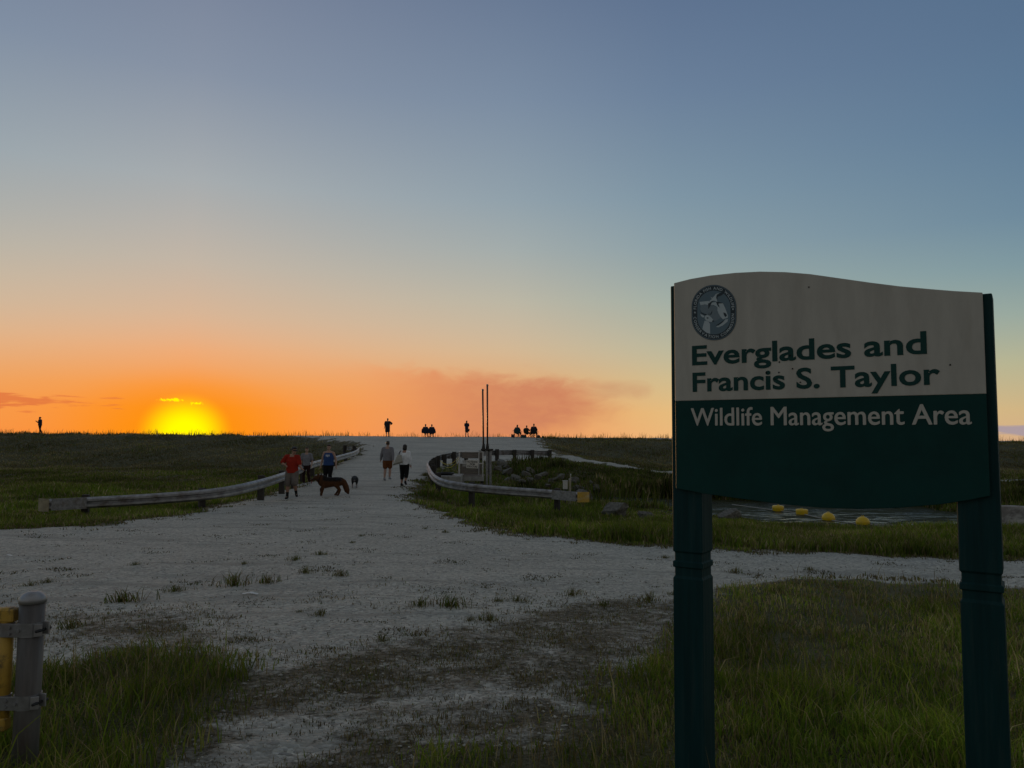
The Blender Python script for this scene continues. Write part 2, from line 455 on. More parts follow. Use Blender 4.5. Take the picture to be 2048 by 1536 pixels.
def ground_material():
    m = bpy.data.materials.new('ground_mix'); m.use_nodes = True
    t = NT(m.node_tree); p = m.node_tree.nodes['Principled BSDF']
    tcn = t.n('ShaderNodeTexCoord'); vec = tcn.outputs['Object']
    at_g = t.n('ShaderNodeAttribute', attribute_name='gravel').outputs['Fac']
    at_n = t.n('ShaderNodeAttribute', attribute_name='green').outputs['Fac']
    n_b = t.noise(vec, 2.2, 5, 0.65, 0.4); n_f = t.noise(vec, 14.0, 4, 0.7); n_m = t.noise(vec, 0.45, 4, 0.6); n_c = t.noise(vec, 6.5, 5, 0.7, 0.3)
    g = t.m('ADD', at_g, t.m('MULTIPLY', t.m('SUBTRACT', n_b, 0.5), 0.9))
    g = t.m('ADD', g, t.m('MULTIPLY', t.m('SUBTRACT', n_c, 0.5), 0.55))
    g = t.m('ADD', g, t.m('MULTIPLY', t.m('SUBTRACT', n_f, 0.5), 0.6))
    g = t.rng(g, 0.30, 0.66)
    # pale crushed limestone
    vor = t.n('ShaderNodeTexVoronoi'); t.link(vec, vor.inputs['Vector']); vor.inputs['Scale'].default_value = 30.0
    vor2 = t.n('ShaderNodeTexVoronoi'); t.link(vec, vor2.inputs['Vector']); vor2.inputs['Scale'].default_value = 85.0
    st = t.n('ShaderNodeSeparateColor'); t.link(vor.outputs['Color'], st.inputs[0])
    st2 = t.n('ShaderNodeSeparateColor'); t.link(vor2.outputs['Color'], st2.inputs[0])
    stone = t.mix(st.outputs[0], (0.17, 0.162, 0.137, 1), (0.74, 0.71, 0.61, 1))
    stone = t.mix(t.m('MULTIPLY', st2.outputs[0], 0.55), stone, (0.41, 0.395, 0.335, 1))
    fines = t.mix(t.rng(n_m, 0.35, 0.68), (0.37, 0.355, 0.295, 1), (0.66, 0.63, 0.53, 1))
    grav = t.mix(t.rng(n_c, 0.32, 0.55), fines, stone)
    grav = t.mix(t.m('MULTIPLY', t.rng(n_f, 0.52, 0.72), 0.55), grav, (0.20, 0.193, 0.165, 1))
    # tyre-worn streaks and damp darker pockets with a shape of their own
    mpn = t.n('ShaderNodeMapping'); t.link(vec, mpn.inputs[0]); mpn.inputs['Scale'].default_value = (0.25, 1.5, 1); mpn.inputs['Rotation'].default_value = (0, 0, R(18))
    n_s = t.noise(mpn.outputs[0], 1.1, 5, 0.62, 0.5)
    grav = t.mix(t.m('MULTIPLY', t.rng(n_s, 0.47, 0.66), 0.68), grav, (0.26, 0.25, 0.21, 1))
    # soil under the turf, with dry thatch
    soil = t.mix(t.rng(n_f, 0.35, 0.65), (0.075, 0.064, 0.042, 1), (0.19, 0.165, 0.11, 1))
    turf = t.mix(t.rng(n_b, 0.3, 0.7), (0.052, 0.056, 0.013, 1), (0.105, 0.098, 0.028, 1))
    soil = t.mix(t.m('MULTIPLY', at_n, 0.85), soil, turf)
    col = t.mix(g, soil, grav)
    t.link(col, p.inputs['Base Color'])
    p.inputs['Roughness'].default_value = 0.66
    t.link(t.m('ADD', 0.12, t.m('MULTIPLY', g, 0.5)), p.inputs['Specular IOR Level'])
    hgt = t.m('ADD', t.m('MULTIPLY', vor.outputs['Distance'], -0.8), t.m('ADD', t.m('MULTIPLY', n_f, 0.9), t.m('ADD', t.m('MULTIPLY', n_c, 1.6), t.m('MULTIPLY', n_b, 1.6))))
    b = t.n('ShaderNodeBump'); b.inputs['Strength'].default_value = 1.0; b.inputs['Distance'].default_value = 0.026
    t.link(hgt, b.inputs['Height']); t.link(b.outputs[0], p.inputs['Normal'])
    return m
M_GROUND = ground_material()

def blade_material(name, trans=0.25, rough=0.6):
    m = bpy.data.materials.new(name); m.use_nodes = True
    t = NT(m.node_tree); p = m.node_tree.nodes['Principled BSDF']
    a = t.n('ShaderNodeAttribute', attribute_name='tint')
    t.link(a.outputs['Color'], p.inputs['Base Color'])
    p.inputs['Roughness'].default_value = rough; p.inputs['Specular IOR Level'].default_value = 0.25
    tr = t.n('ShaderNodeBsdfTranslucent'); t.link(a.outputs['Color'], tr.inputs[0])
    mx = t.n('ShaderNodeMixShader'); mx.inputs[0].default_value = trans
    t.link(p.outputs[0], mx.inputs[1]); t.link(tr.outputs[0], mx.inputs[2])
    t.link(mx.outputs[0], m.node_tree.nodes['Material Output'].inputs[0])
    return m
M_BLADE = blade_material('grass_blade', 0.58)

M_BEIGE = mat('sign_beige', (0.535, 0.505, 0.435), 0.6, var=0.07, scale=4, aniso=(3, 3, 0.7), dirt=(0.42, 0.385, 0.32), dirt_amt=0.4, dscale=2.2)
M_GREEN = mat('sign_green', (0.001, 0.044, 0.038), 0.55, spec=0.2, var=0.12, scale=6, dirt=(0.004, 0.038, 0.034), dirt_amt=0.5)
M_POST = mat('post_green_paint', (0.001, 0.034, 0.036), 0.7, spec=0.25, var=0.22, scale=5, bump=0.004, bscale=6, dirt=(0.03, 0.05, 0.045), dirt_amt=0.35, dscale=5, aniso=(6, 6, 0.35))
M_LET_G = mat('letter_green', (0.003, 0.050, 0.042), 0.55, spec=0.25)
M_LET_W = mat('letter_cream', (0.56, 0.53, 0.46), 0.55)
M_GALV = mat('galvanised_steel', (0.36, 0.36, 0.365), 0.5, 0.6, var=0.25, scale=6, dirt=(0.16, 0.125, 0.095), dirt_amt=0.65, dscale=2.5)
M_GALVD = mat('weathered_steel', (0.30, 0.305, 0.31), 0.5, 0.55, var=0.25, scale=12, dirt=(0.17, 0.13, 0.1), dirt_amt=0.6, dscale=5)
M_YEL = mat('yellow_paint', (0.50, 0.31, 0.045), 0.6, var=0.2, scale=8, dirt=(0.06, 0.045, 0.03), dirt_amt=0.9, dscale=11)
M_YEL2 = mat('yellow_reflector', (0.58, 0.36, 0.05), 0.35, var=0.15, scale=5, dirt=(0.6, 0.5, 0.3), dirt_amt=0.8, dscale=4)
M_TIMBER = mat('dark_timber', (0.045, 0.038, 0.032), 0.85, var=0.3, scale=8, bump=0.004, bscale=20, aniso=(5, 5, 0.5))
M_CONC = mat('pale_concrete', (0.36, 0.355, 0.33), 0.85, var=0.18, scale=4, bump=0.004, bscale=30, dirt=(0.13, 0.12, 0.1), dirt_amt=0.6, dscale=2)
M_WHITE = mat('white_paint', (0.62, 0.61, 0.58), 0.5, var=0.06, dirt=(0.35, 0.3, 0.24), dirt_amt=0.4, dscale=8)
M_PLANK = mat('deck_plank', (0.20, 0.175, 0.15), 0.8, var=0.25, scale=6, aniso=(0.6, 6, 6))
M_ROCK = mat('limestone_rock', (0.135, 0.127, 0.105), 0.9, var=0.45, scale=5, bump=0.02, bscale=9, dirt=(0.08, 0.078, 0.055), dirt_amt=0.5, dscale=3)
M_BLACK = mat('black_rubber', (0.012, 0.012, 0.012), 0.6)
M_PIPE = mat('brown_pipe', (0.085, 0.06, 0.05), 0.5, 0.3, var=0.2)
M_ROPE = mat('yellow_rope', (0.55, 0.42, 0.05), 0.7)
M_BUOY = mat('yellow_buoy', (0.80, 0.52, 0.015), 0.35, var=0.1, scale=4, dirt=(0.45, 0.33, 0.08), dirt_amt=0.5, dscale=5)
M_HOLE = mat('hole_black', (0.003, 0.003, 0.003), 0.9)
M_SCRAP = mat('white_paper', (0.8, 0.8, 0.78), 0.6)

# ================================================================== terrain
def terrain():
    ys = np.concatenate([[-300, -120, -50, -25, -12, -6, -3, -1, 0.3, 1.2], np.geomspace(2.0, 100.0, 310), [104, 110, 118]])
    ud = np.linspace(-1.12, 1.12, 430)
    uo = np.array([1.3, 1.6, 2.1, 3, 4.5, 7, 12, 25])
    us = np.concatenate([-uo[::-1], ud, uo])
    U, Y = np.meshgrid(us, ys)
    X = U * (np.maximum(Y, 2.0) * 0.76 + 1.2)
    Z = H(X, Y)
    g, dirt, green = masks(X, Y)
    # ruts and small hummocks
    Z = Z + hnoise(X * 3.1, Y * 3.1) * 0.008 * sm(30, 8, Y) + hnoise(X * 7.3, Y * 7.3) * 0.004 * sm(12, 5, Y)
    Z = Z + 0.006 * np.sin((X * 0.42 - Y) * 17 + hnoise(X * 1.5, Y * 1.5)) * sm(5.4, 4.6, Y) * g     # old wheel tracks
    nr, nc = X.shape
    idx = np.arange(nr * nc).reshape(nr, nc)
    q = np.stack([idx[:-1, :-1], idx[:-1, 1:], idx[1:, 1:], idx[1:, :-1]], -1).reshape(-1, 4)
    gc = g.ravel()[q].mean(1); yc = Y.ravel()[q].mean(1); xc = X.ravel()[q].mean(1)
    ps = sd_poly(xc, yc, PATH) < 0.2
    lev = (yc > 58) & (gc <= 0.5)
    sets = [('gravel_road', (gc > 0.5) & ~ps), ('access_path', (gc > 0.5) & ps), ('levee', lev), ('ground', (gc <= 0.5) & ~lev)]
    V = np.stack([X.ravel(), Y.ravel(), Z.ravel()], 1)
    for name, sel in sets:
        f = q[sel]
        used, inv = np.unique(f, return_inverse=True)
        me = mesh_np(name, V[used], inv.reshape(f.shape))
        for an, arr in (('gravel', g), ('green', green)):
            a = me.attributes.new(an, 'FLOAT', 'POINT'); a.data.foreach_set('value', arr.ravel()[used].astype(np.float32))
        o = link(name, me, M_GROUND, smooth=True)
        tag(o, kind='structure')
terrain()

# marsh plain beyond the levee, out to the horizon
mp_m = mat('marsh', (0.06, 0.065, 0.03), 0.9, var=0.4, scale=0.02)
mb = MB(); mb.add([(-5000,112,-0.86),(5000,112,-0.86),(5000,6000,-0.86),(-5000,6000,-0.86)], [(0,1,2,3)])
tag(mb.build('marsh_plain', mp_m), kind='structure')

def water():
    m = bpy.data.materials.new('canal_water'); m.use_nodes = True
    t = NT(m.node_tree); p = m.node_tree.nodes['Principled BSDF']
    tcn = t.n('ShaderNodeTexCoord')
    mpn = t.n('ShaderNodeMapping'); t.link(tcn.outputs['Object'], mpn.inputs[0]); mpn.inputs['Scale'].default_value = (0.55, 1.9, 1)
    weed = t.rng(t.noise(mpn.outputs[0], 1.5, 5, 0.68, 0.6), 0.40, 0.50)       # mats of floating weed between open leads
    col = t.mix(t.noise(tcn.outputs['Object'], 9, 4, 0.7), (0.018, 0.022, 0.008, 1), (0.06, 0.066, 0.028, 1))
    t.link(t.mix(weed, (0.004, 0.006, 0.005, 1), col), p.inputs['Base Color'])
    t.link(t.m('ADD', 0.08, t.m('MULTIPLY', weed, 0.8)), p.inputs['Roughness'])
    t.link(t.m('SUBTRACT', 0.5, t.m('MULTIPLY', weed, 0.42)), p.inputs['Specular IOR Level'])
    b = t.n('ShaderNodeBump'); b.inputs['Strength'].default_value = 0.4; b.inputs['Distance'].default_value = 0.03
    t.link(t.noise(mpn.outputs[0], 5.0, 4, 0.6, 0.4), b.inputs['Height']); t.link(b.outputs[0], p.inputs['Normal'])
    mb = MB(); mb.add([(-2.5,20,WATER_Z),(19,20,WATER_Z),(19,38.5,WATER_Z),(-2.5,38.5,WATER_Z)], [(0,1,2,3)])
    tag(mb.build('canal_water', m), kind='structure')
water()

# ================================================================== welcome sign
def text_mesh(s, offset=0.0):
    cu = bpy.data.curves.new('t', 'FONT'); cu.body = s; cu.size = 1.0; cu.offset = offset; cu.resolution_u = 4
    o = bpy.data.objects.new('t', cu); COL.objects.link(o)
    dg = bpy.context.evaluated_depsgraph_get()
    me = bpy.data.meshes.new_from_object(o.evaluated_get(dg))
    v = np.array([tuple(p.co) for p in me.vertices]).reshape(-1, 3)[:, :2]
    f = [tuple(p.vertices) for p in me.polygons]
    bpy.data.objects.remove(o); bpy.data.curves.remove(cu); bpy.data.meshes.remove(me)
    return v, f

def sheet(name, polys, w, mat_, parent):
    """flat print on the board: polys = list of (uv verts, faces) in panel metres"""
    mb = MB()
    for v, f in polys: mb.add([(a, w, b) for a, b in v], f)
    me = bpy.data.meshes.new(name); me.from_pydata(mb.v, [], mb.f); me.update()
    bm = bmesh.new(); bm.from_mesh(me)
    for fc in bm.faces:
        if fc.normal.y > 0: fc.normal_flip()
    bm.to_mesh(me); bm.free()
    return link(name, me, mat_, parent)

def welcome_sign():
    A = at(1350, 800, 3.55); B = at(1973, 800, 2.87)
    e = Vector((B.x - A.x, B.y - A.y, 0)); Wd = e.length; e.normalize()
    yaw = math.atan2(e.y, e.x)
    gz = h1((A.x + B.x) / 2, (A.y + B.y) / 2)
    root = empty('welcome_sign', (A.x, A.y, gz), yaw)
    tag(root, 'green and beige wildlife area sign board on two carved green posts', 'sign')
    nrm = Vector((e.y, -e.x, 0))
    def uv(px, py):
        d = ray(px, py); k = (A - Vector((0, 0, EYE))).dot(nrm) / d.dot(nrm)
        p = Vector((0, 0, EYE)) + d * k
        return ((p - A).dot(e), p.z - gz)
    top = [(1350,566),(1380,558),(1420,551),(1470,545.5),(1520,543),(1570,544),(1620,548),(1680,556.5),(1740,565),(1800,572.5),(1860,578),(1910,582),(1971,584.5)]
    bot = [(1983,992),(1940,1000),(1880,1009),(1800,1015.5),(1720,1018),(1640,1015.5),(1560,1008),(1480,997.5),(1412,988),(1357,977)]
    T = [uv(*p) for p in top]; Bt = [uv(*p) for p in bot]
    T[0] = (0, T[0][1]); T[-1] = (Wd, T[-1][1]); Bt[0] = (Wd, Bt[0][1]); Bt[-1] = (0, Bt[-1][1])
    zs = 0.5 * (uv(1353, 804)[1] + uv(1970, 785)[1])
    up = MB().prism(T + [(Wd, zs), (0, zs)], 0.0, 0.020).build('upper_panel', M_BEIGE, root, bevel=0.0015)
    up['label'] = 'beige upper half with wavy top edge'
    lo = MB().prism([(0, zs), (Wd, zs)] + Bt, 0.0015, 0.0205).build('lower_panel', M_GREEN, root, bevel=0.0015)
    lo['label'] = 'dark green lower half with bowed bottom edge'
    # posts
    pw_ = 0.14
    for side in (0, 1):
        u0 = -0.026 if side == 0 else Wd + 0.030 - pw_
        zt = (uv(1345, 570)[1] if side == 0 else uv(1975, 585)[1])
        if side == 0: ys_ = [uv(1357, v)[1] for v in (1106, 1124, 1136, 1153)]
        else: ys_ = [uv(1975, v)[1] for v in (1150, 1172, 1186, 1204)]
        q, ins = 0.0215, 0.0065
        cx, cy, hw = u0 + pw_ / 2, q + pw_ / 2, pw_ / 2
        def sq(z, h_): return [(cx - h_, cy - h_, z), (cx + h_, cy - h_, z), (cx + h_, cy + h_, z), (cx - h_, cy + h_, z)]
        a, b, c, d = ys_
        secs = [sq(-0.5, hw), sq(d - 0.012, hw), sq(d, hw - ins), sq(c, hw - ins), sq(c, hw + 0.001), sq(b, hw + 0.001), sq(b, hw - ins), sq(a, hw - ins), sq(a + 0.003, hw), sq(zt, hw)]
        p = MB().loft(secs).build('post', M_POST, root, bevel=0.003)
    # lettering
    capv, _ = text_mesh('E'); cap_h = capv[:, 1].max() - max(0, capv[:, 1].min())
    def line(name, s, lb, lt, re, mat_, par, off):
        v, f = text_mesh(s, off)
        u0, z0 = uv(*lb); _, z1 = uv(*lt); u1, zr_ = uv(*re)
        vx0, vx1 = v[:, 0].min(), v[:, 0].max()
        sx_ = (u1 - u0) / (vx1 - vx0); sz_ = (z1 - z0) / (cap_h + off * 2)
        vv = np.stack([u0 + (v[:, 0] - vx0) * sx_, z0 + (v[:, 1] + off) * sz_], 1)
        iv = sorted((v[list(q), 0].min(), v[list(q), 0].max(), k) for k, q in enumerate(f))
        words = [[iv[0][2]]]; hi = iv[0][1]
        for a_, b_, k in iv[1:]:
            if a_ - hi > 0.15: words.append([])
            words[-1].append(k); hi = max(hi, b_)
        for wd in words:
            ids = sorted({i_ for k in wd for i_ in f[k]}); mp_ = {i_: n_ for n_, i_ in enumerate(ids)}
            fs_ = [tuple(mp_[i_] for i_ in f[k]) for k in wd]
            o_ = sheet(name, [(vv[ids], fs_)], -0.0016 if par is up else 0.0001, mat_, par)
            if off == 0.0:      # heavier strokes
                m2 = MB()
                for k_, (dx_, dz_) in enumerate(((0, 0), (.0016, 0), (-.0016, 0), (.0008, .0009), (-.0008, -.0009))): m2.add([(a_ + dx_, 0.0001 - k_ * .00015, b_ + dz_) for a_, b_ in vv[ids]], fs_)
                me_ = bpy.data.meshes.new(name); me_.from_pydata(m2.v, [], m2.f); me_.materials.append(mat_); o_.data = me_
    line('lettering', 'Everglades and', (1384.5, 731), (1384.5, 692), (1854, 706), M_LET_G, up, 0.022)
    line('lettering', 'Francis S. Taylor', (1385.5, 784), (1385.5, 745.5), (1881, 764), M_LET_G, up, 0.022)
    line('lettering', 'Wildlife Management Area', (1382.5, 851), (1382.5, 817), (1943, 843), M_LET_W, lo, 0.0)
    # bullet holes
    cr = lambda a, b: (1320 + a * 728 / 2048, 530 + b * 500 / 1407)
    for a, b in [(672,546),(746,584),(733,510),(600,607),(670,605),(648,642),(790,660),(1633,562),(838,125)]:
        u_, z_ = uv(*cr(a, b)); n = 9; r_ = 0.0034
        v = [(u_ + r_ * math.cos(2 * math.pi * k / n), z_ + r_ * math.sin(2 * math.pi * k / n)) for k in range(n)]
        sheet('bullet_hole', [(v, [tuple(range(n))])], -0.0024, M_HOLE, up)
    # emblem
    ex = lambda a, b: uv(1370 + a * 120 / 1418, 560 + b * 130 / 1536)
    def stadium(hw_, hh, n=56, c=(688, 770)):
        out = []
        for k in range(n):
            th = 2 * math.pi * k / n
            out.append((c[0] + hw_ * math.cos(th), c[1] - (hh - hw_) * (1 if math.sin(th) > 0 else -1) * (abs(math.sin(th)) > 1e-6) - hw_ * math.sin(th)))
        return out
    em_dark = mat('emblem_black', (0.018, 0.035, 0.045), 0.5); em_field = mat('emblem_slate', (0.12, 0.19, 0.23), 0.5)
    em_mid = mat('emblem_midgrey', (0.19, 0.25, 0.28), 0.5); em_light = mat('emblem_pale', (0.50, 0.58, 0.60), 0.5)
    def face(poly): return ([ex(*p) for p in poly], [tuple(range(len(poly)))])
    base = sheet('emblem', [face(stadium(530, 655))], -0.0016, em_dark, up)
    base['label'] = 'oval agency seal with deer, bird and fish'
    sheet('seal_rim', [face(stadium(520, 645))], -0.0019, em_field, base)
    sheet('seal_band', [face(stadium(505, 630))], -0.0022, em_dark, base)
    sheet('seal_field', [face(stadium(392, 517))], -0.0025, em_field, base)
    land = [(350,520),(560,498),(620,540),(760,520),(900,550),(960,680),(1000,790),(1025,850),(1015,895),(900,930),(850,880),(800,800),(770,720),(770,640),(680,590),(560,600),(480,575),(370,600)]
    hum = [(380,600),(480,580),(560,605),(660,600),(760,650),(765,730),(800,810),(850,890),(740,960),(690,960),(640,880),(560,830),(480,800),(400,760),(365,690)]
    sheet('seal_ground', [face(hum)], -0.0027, em_mid, base)
    neck = [(470,960),(560,985),(595,1040),(600,1275),(500,1240),(415,1160),(440,1060)]
    headp = [(480,850),(530,825),(590,850),(640,900),(682,962),(650,992),(590,992),(510,962),(470,915)]
    ear = [(365,808),(430,828),(475,880),(420,886),(385,850)]
    fish = [(740,1112),(830,1020),(960,935),(1022,925),(1010,985),(900,1075),(800,1118)]
    bird = [(605,400),(655,425),(700,380),(735,335),(805,308),(770,370),(745,425),(775,530),(700,490),(640,498),(575,560),(590,490),(645,455)]
    sheet('seal_pale_shapes', [face(q) for q in (land, neck, headp, ear, fish)], -0.0029, em_light, base)
    sheet('seal_bird', [face(bird)], -0.0033, em_light, base)
    dk = [[(755,350),(860,300),(960,290),(870,365),(775,400),(765,470),(742,420)], [(550,560),(590,540),(625,508),(690,490),(640,532),(605,610),(560,690)],
          [(735,510),(800,520),(920,550),(830,556),(795,562),(825,660),(770,600)], [(645,960),(685,953),(692,985),(652,994)], [(505,895),(545,885),(575,902),(540,917)],
          [(362,710),(385,760),(440,795),(530,815),(500,835),(430,815),(385,785)], [(565,835),(572,755),(585,835)], [(600,815),(652,718),(645,780),(615,832)],
          [(910,770),(960,780),(1000,840),(960,880),(930,840)], [(740,1075),(870,990),(960,930),(900,1000),(790,1080)]]
    sheet('seal_dark_strokes', [face(q) for q in dk], -0.0036, em_dark, base)
    # ring lettering, set letter by letter along the band
    glyph = {}
    for ch in set('FLORIDAFISHANDWILDLIFECONSERVATIONCOMMISSION'): glyph[ch] = text_mesh(ch, 0.015)
    hw_, hh = 448, 573
    st = hh - hw_
    per_side = 2 * st; per_arc = math.pi * hw_
    def ring(sv, inward):
        # clockwise from the middle of the left side, upwards (top word) / anticlockwise downwards (bottom word)
        if sv < st: p, ang_ = (688 - hw_, 770 - sv), math.pi / 2
        elif sv < st + per_arc:
            a = (sv - st) / hw_; p, ang_ = (688 - hw_ * math.cos(a), 770 - st - hw_ * math.sin(a)), math.pi / 2 - a
        else: p, ang_ = (688 + hw_, 770 - st + (sv - st - per_arc)), -math.pi / 2
        if inward: p = (p[0], 1540 - p[1]); ang_ = -ang_
        return p, ang_
    def ring_text(s, s0, s1, inward):
        adv = [0.42 if c == ' ' else (glyph[c][0][:, 0].max() - glyph[c][0][:, 0].min()) + 0.13 for c in s]
        tot = sum(adv); pos = 0; out = []
        for c, a in zip(s, adv):
            mid = s0 + (s1 - s0) * (pos + a / 2) / tot; pos += a
            if c == ' ': continue
            (cx, cy), an = ring(mid, inward)
            v, f = glyph[c]; sc = 92.0
            lx = (v[:, 0] - (v[:, 0].min() + v[:, 0].max()) / 2) * sc; ly = (v[:, 1] - cap_h / 2) * sc
            gx = cx + lx * math.cos(an) + ly * math.cos(an + math.pi / 2)
            gy = cy - (lx * math.sin(an) + ly * math.sin(an + math.pi / 2))
            out.append(([ex(a_, b_) for a_, b_ in zip(gx, gy)], f))
        return out
    full = 2 * st + per_arc
    letters = ring_text('FLORIDA FISH AND WILDLIFE', st * 0.55, full - st * 0.85, False) + ring_text('CONSERVATION COMMISSION', st * 0.75, full - st * 0.15, True)
    stars = []
    for cx, cy in ((240, 770), (1138, 690)):
        pts = []
        for k in range(10):
            r_ = 30 if k % 2 == 0 else 13; a = math.pi / 2 + k * math.pi / 5
            pts.append((cx + r_ * math.cos(a), cy - r_ * math.sin(a)))
        v = [ex(*p) for p in pts] + [ex(cx, cy)]
        stars.append((v, [(10, k, (k + 1) % 10) for k in range(10)]))
    sheet('seal_lettering', letters + stars, -0.0028, em_light, base)
    return root
welcome_sign()
# ================================================================== gate at the left edge
def gate():
    b = at(66, 1190, 3.80); x, y = b.x, 3.80
    gz = h1(x, y)
    ztop = b.z
    root = empty('gate_post', (x, y, gz)); tag(root, 'round grey steel gate post with domed cap at the left edge', 'post')
    hgt = ztop - gz; r = 0.056
    MB().tube([(0, 0, -0.3), (0, 0, 0.3), (0, 0, hgt - 0.03)], [r] * 3, 28, round_=False).build('pipe', M_GPOST, root, smooth=True)
    cap = MB()
    prof = [(0.0, r + 0.004), (0.022, r + 0.005), (0.034, r * 0.93), (0.046, r * 0.7), (0.053, r * 0.4)]
    cap.tube([(0, 0, hgt - 0.036 + p[0]) for p in prof], [p[1] for p in prof], 28, round_=False).build('cap', M_GALV, root, smooth=True)
    # yellow gate leaf, hinged on the post, most of it out of view to the left
    g = empty('yellow_gate', (x - 0.108, y - 0.015, gz)); tag(g, 'chipped yellow steel gate leaf hinged to the grey post', 'gate')
    zt = at(20, 1216, 3.8).z - gz; zl = at(10, 1448, 3.8).z - gz
    MB().tube([(0, 0, zl - 0.02), (0, 0, zt + 0.005)], [0.030] * 2, 18, round_=False).build('hinge_stile', M_YEL, g, smooth=True)
    MB().box((-0.47, -0.004, zt - 0.028), (1.03, 0.06, 0.062)).build('top_rail', M_YEL, g, bevel=0.006)
    MB().box((-0.47, -0.004, zl + 0.01), (1.0, 0.06, 0.06)).build('bottom_rail', M_YEL, g, bevel=0.006)
    # strap hinges: flat galvanised bands round post and stile
    for py in (1256, 1400):
        zc = at(45, py, 3.8).z - gz
        h = empty('strap_hinge', (0, 0, 0)); h.parent = g
        def band(cx, cy, rr, hh, n=26):
            m = MB(); ring_o = []; 
            for k in range(n):
                a = 2 * math.pi * k / n
                ring_o.append((cx + rr * math.cos(a), cy + rr * math.sin(a)))
            return MB().tube([(cx, cy, zc - hh / 2), (cx, cy, zc + hh / 2)], [rr] * 2, n, round_=False)
        band(0.108, 0.015, r + 0.004, 0.066).build('post_band', M_GALVD, h, smooth=False)
        band(0.0, 0.0, 0.035, 0.064).build('stile_band', M_GALVD, h, smooth=False)
        MB().box((0.052, -0.038, zc), (0.105, 0.008, 0.064)).build('plate', M_GALVD, h, bevel=0.002)
        for bx, bz in ((0.038, 0.014), (0.038, -0.014), (0.082, 0.0)):
            MB().tube([(bx, -0.040, zc + bz), (bx, -0.050, zc + bz)], [0.009, 0.008], 6, round_=False).build('bolt', M_GALVD, h)
        # clamp ears and through bolt on the right
        MB().box((0.168, -0.030, zc), (0.035, 0.007, 0.060), Matrix.Rotation(R(28), 3, 'Z')).build('clamp_ear', M_GALV, h, bevel=0.002)
        MB().box((0.186, 0.004, zc + 0.006), (0.040, 0.007, 0.060), Matrix.Rotation(R(-18), 3, 'Z')).build('clamp_ear', M_GALV, h, bevel=0.002)
        MB().tube([(0.175, -0.055, zc), (0.191, 0.03, zc)], [0.007] * 2, 8).build('bolt', M_BLACK, h)
M_GPOST = mat('grey_weathered_pipe', (0.135, 0.128, 0.122), 0.6, 0.25, var=0.25, scale=4, bump=0.002, bscale=25, dirt=(0.12, 0.085, 0.07), dirt_amt=0.6, dscale=3, aniso=(4, 4, 0.6))
gate()

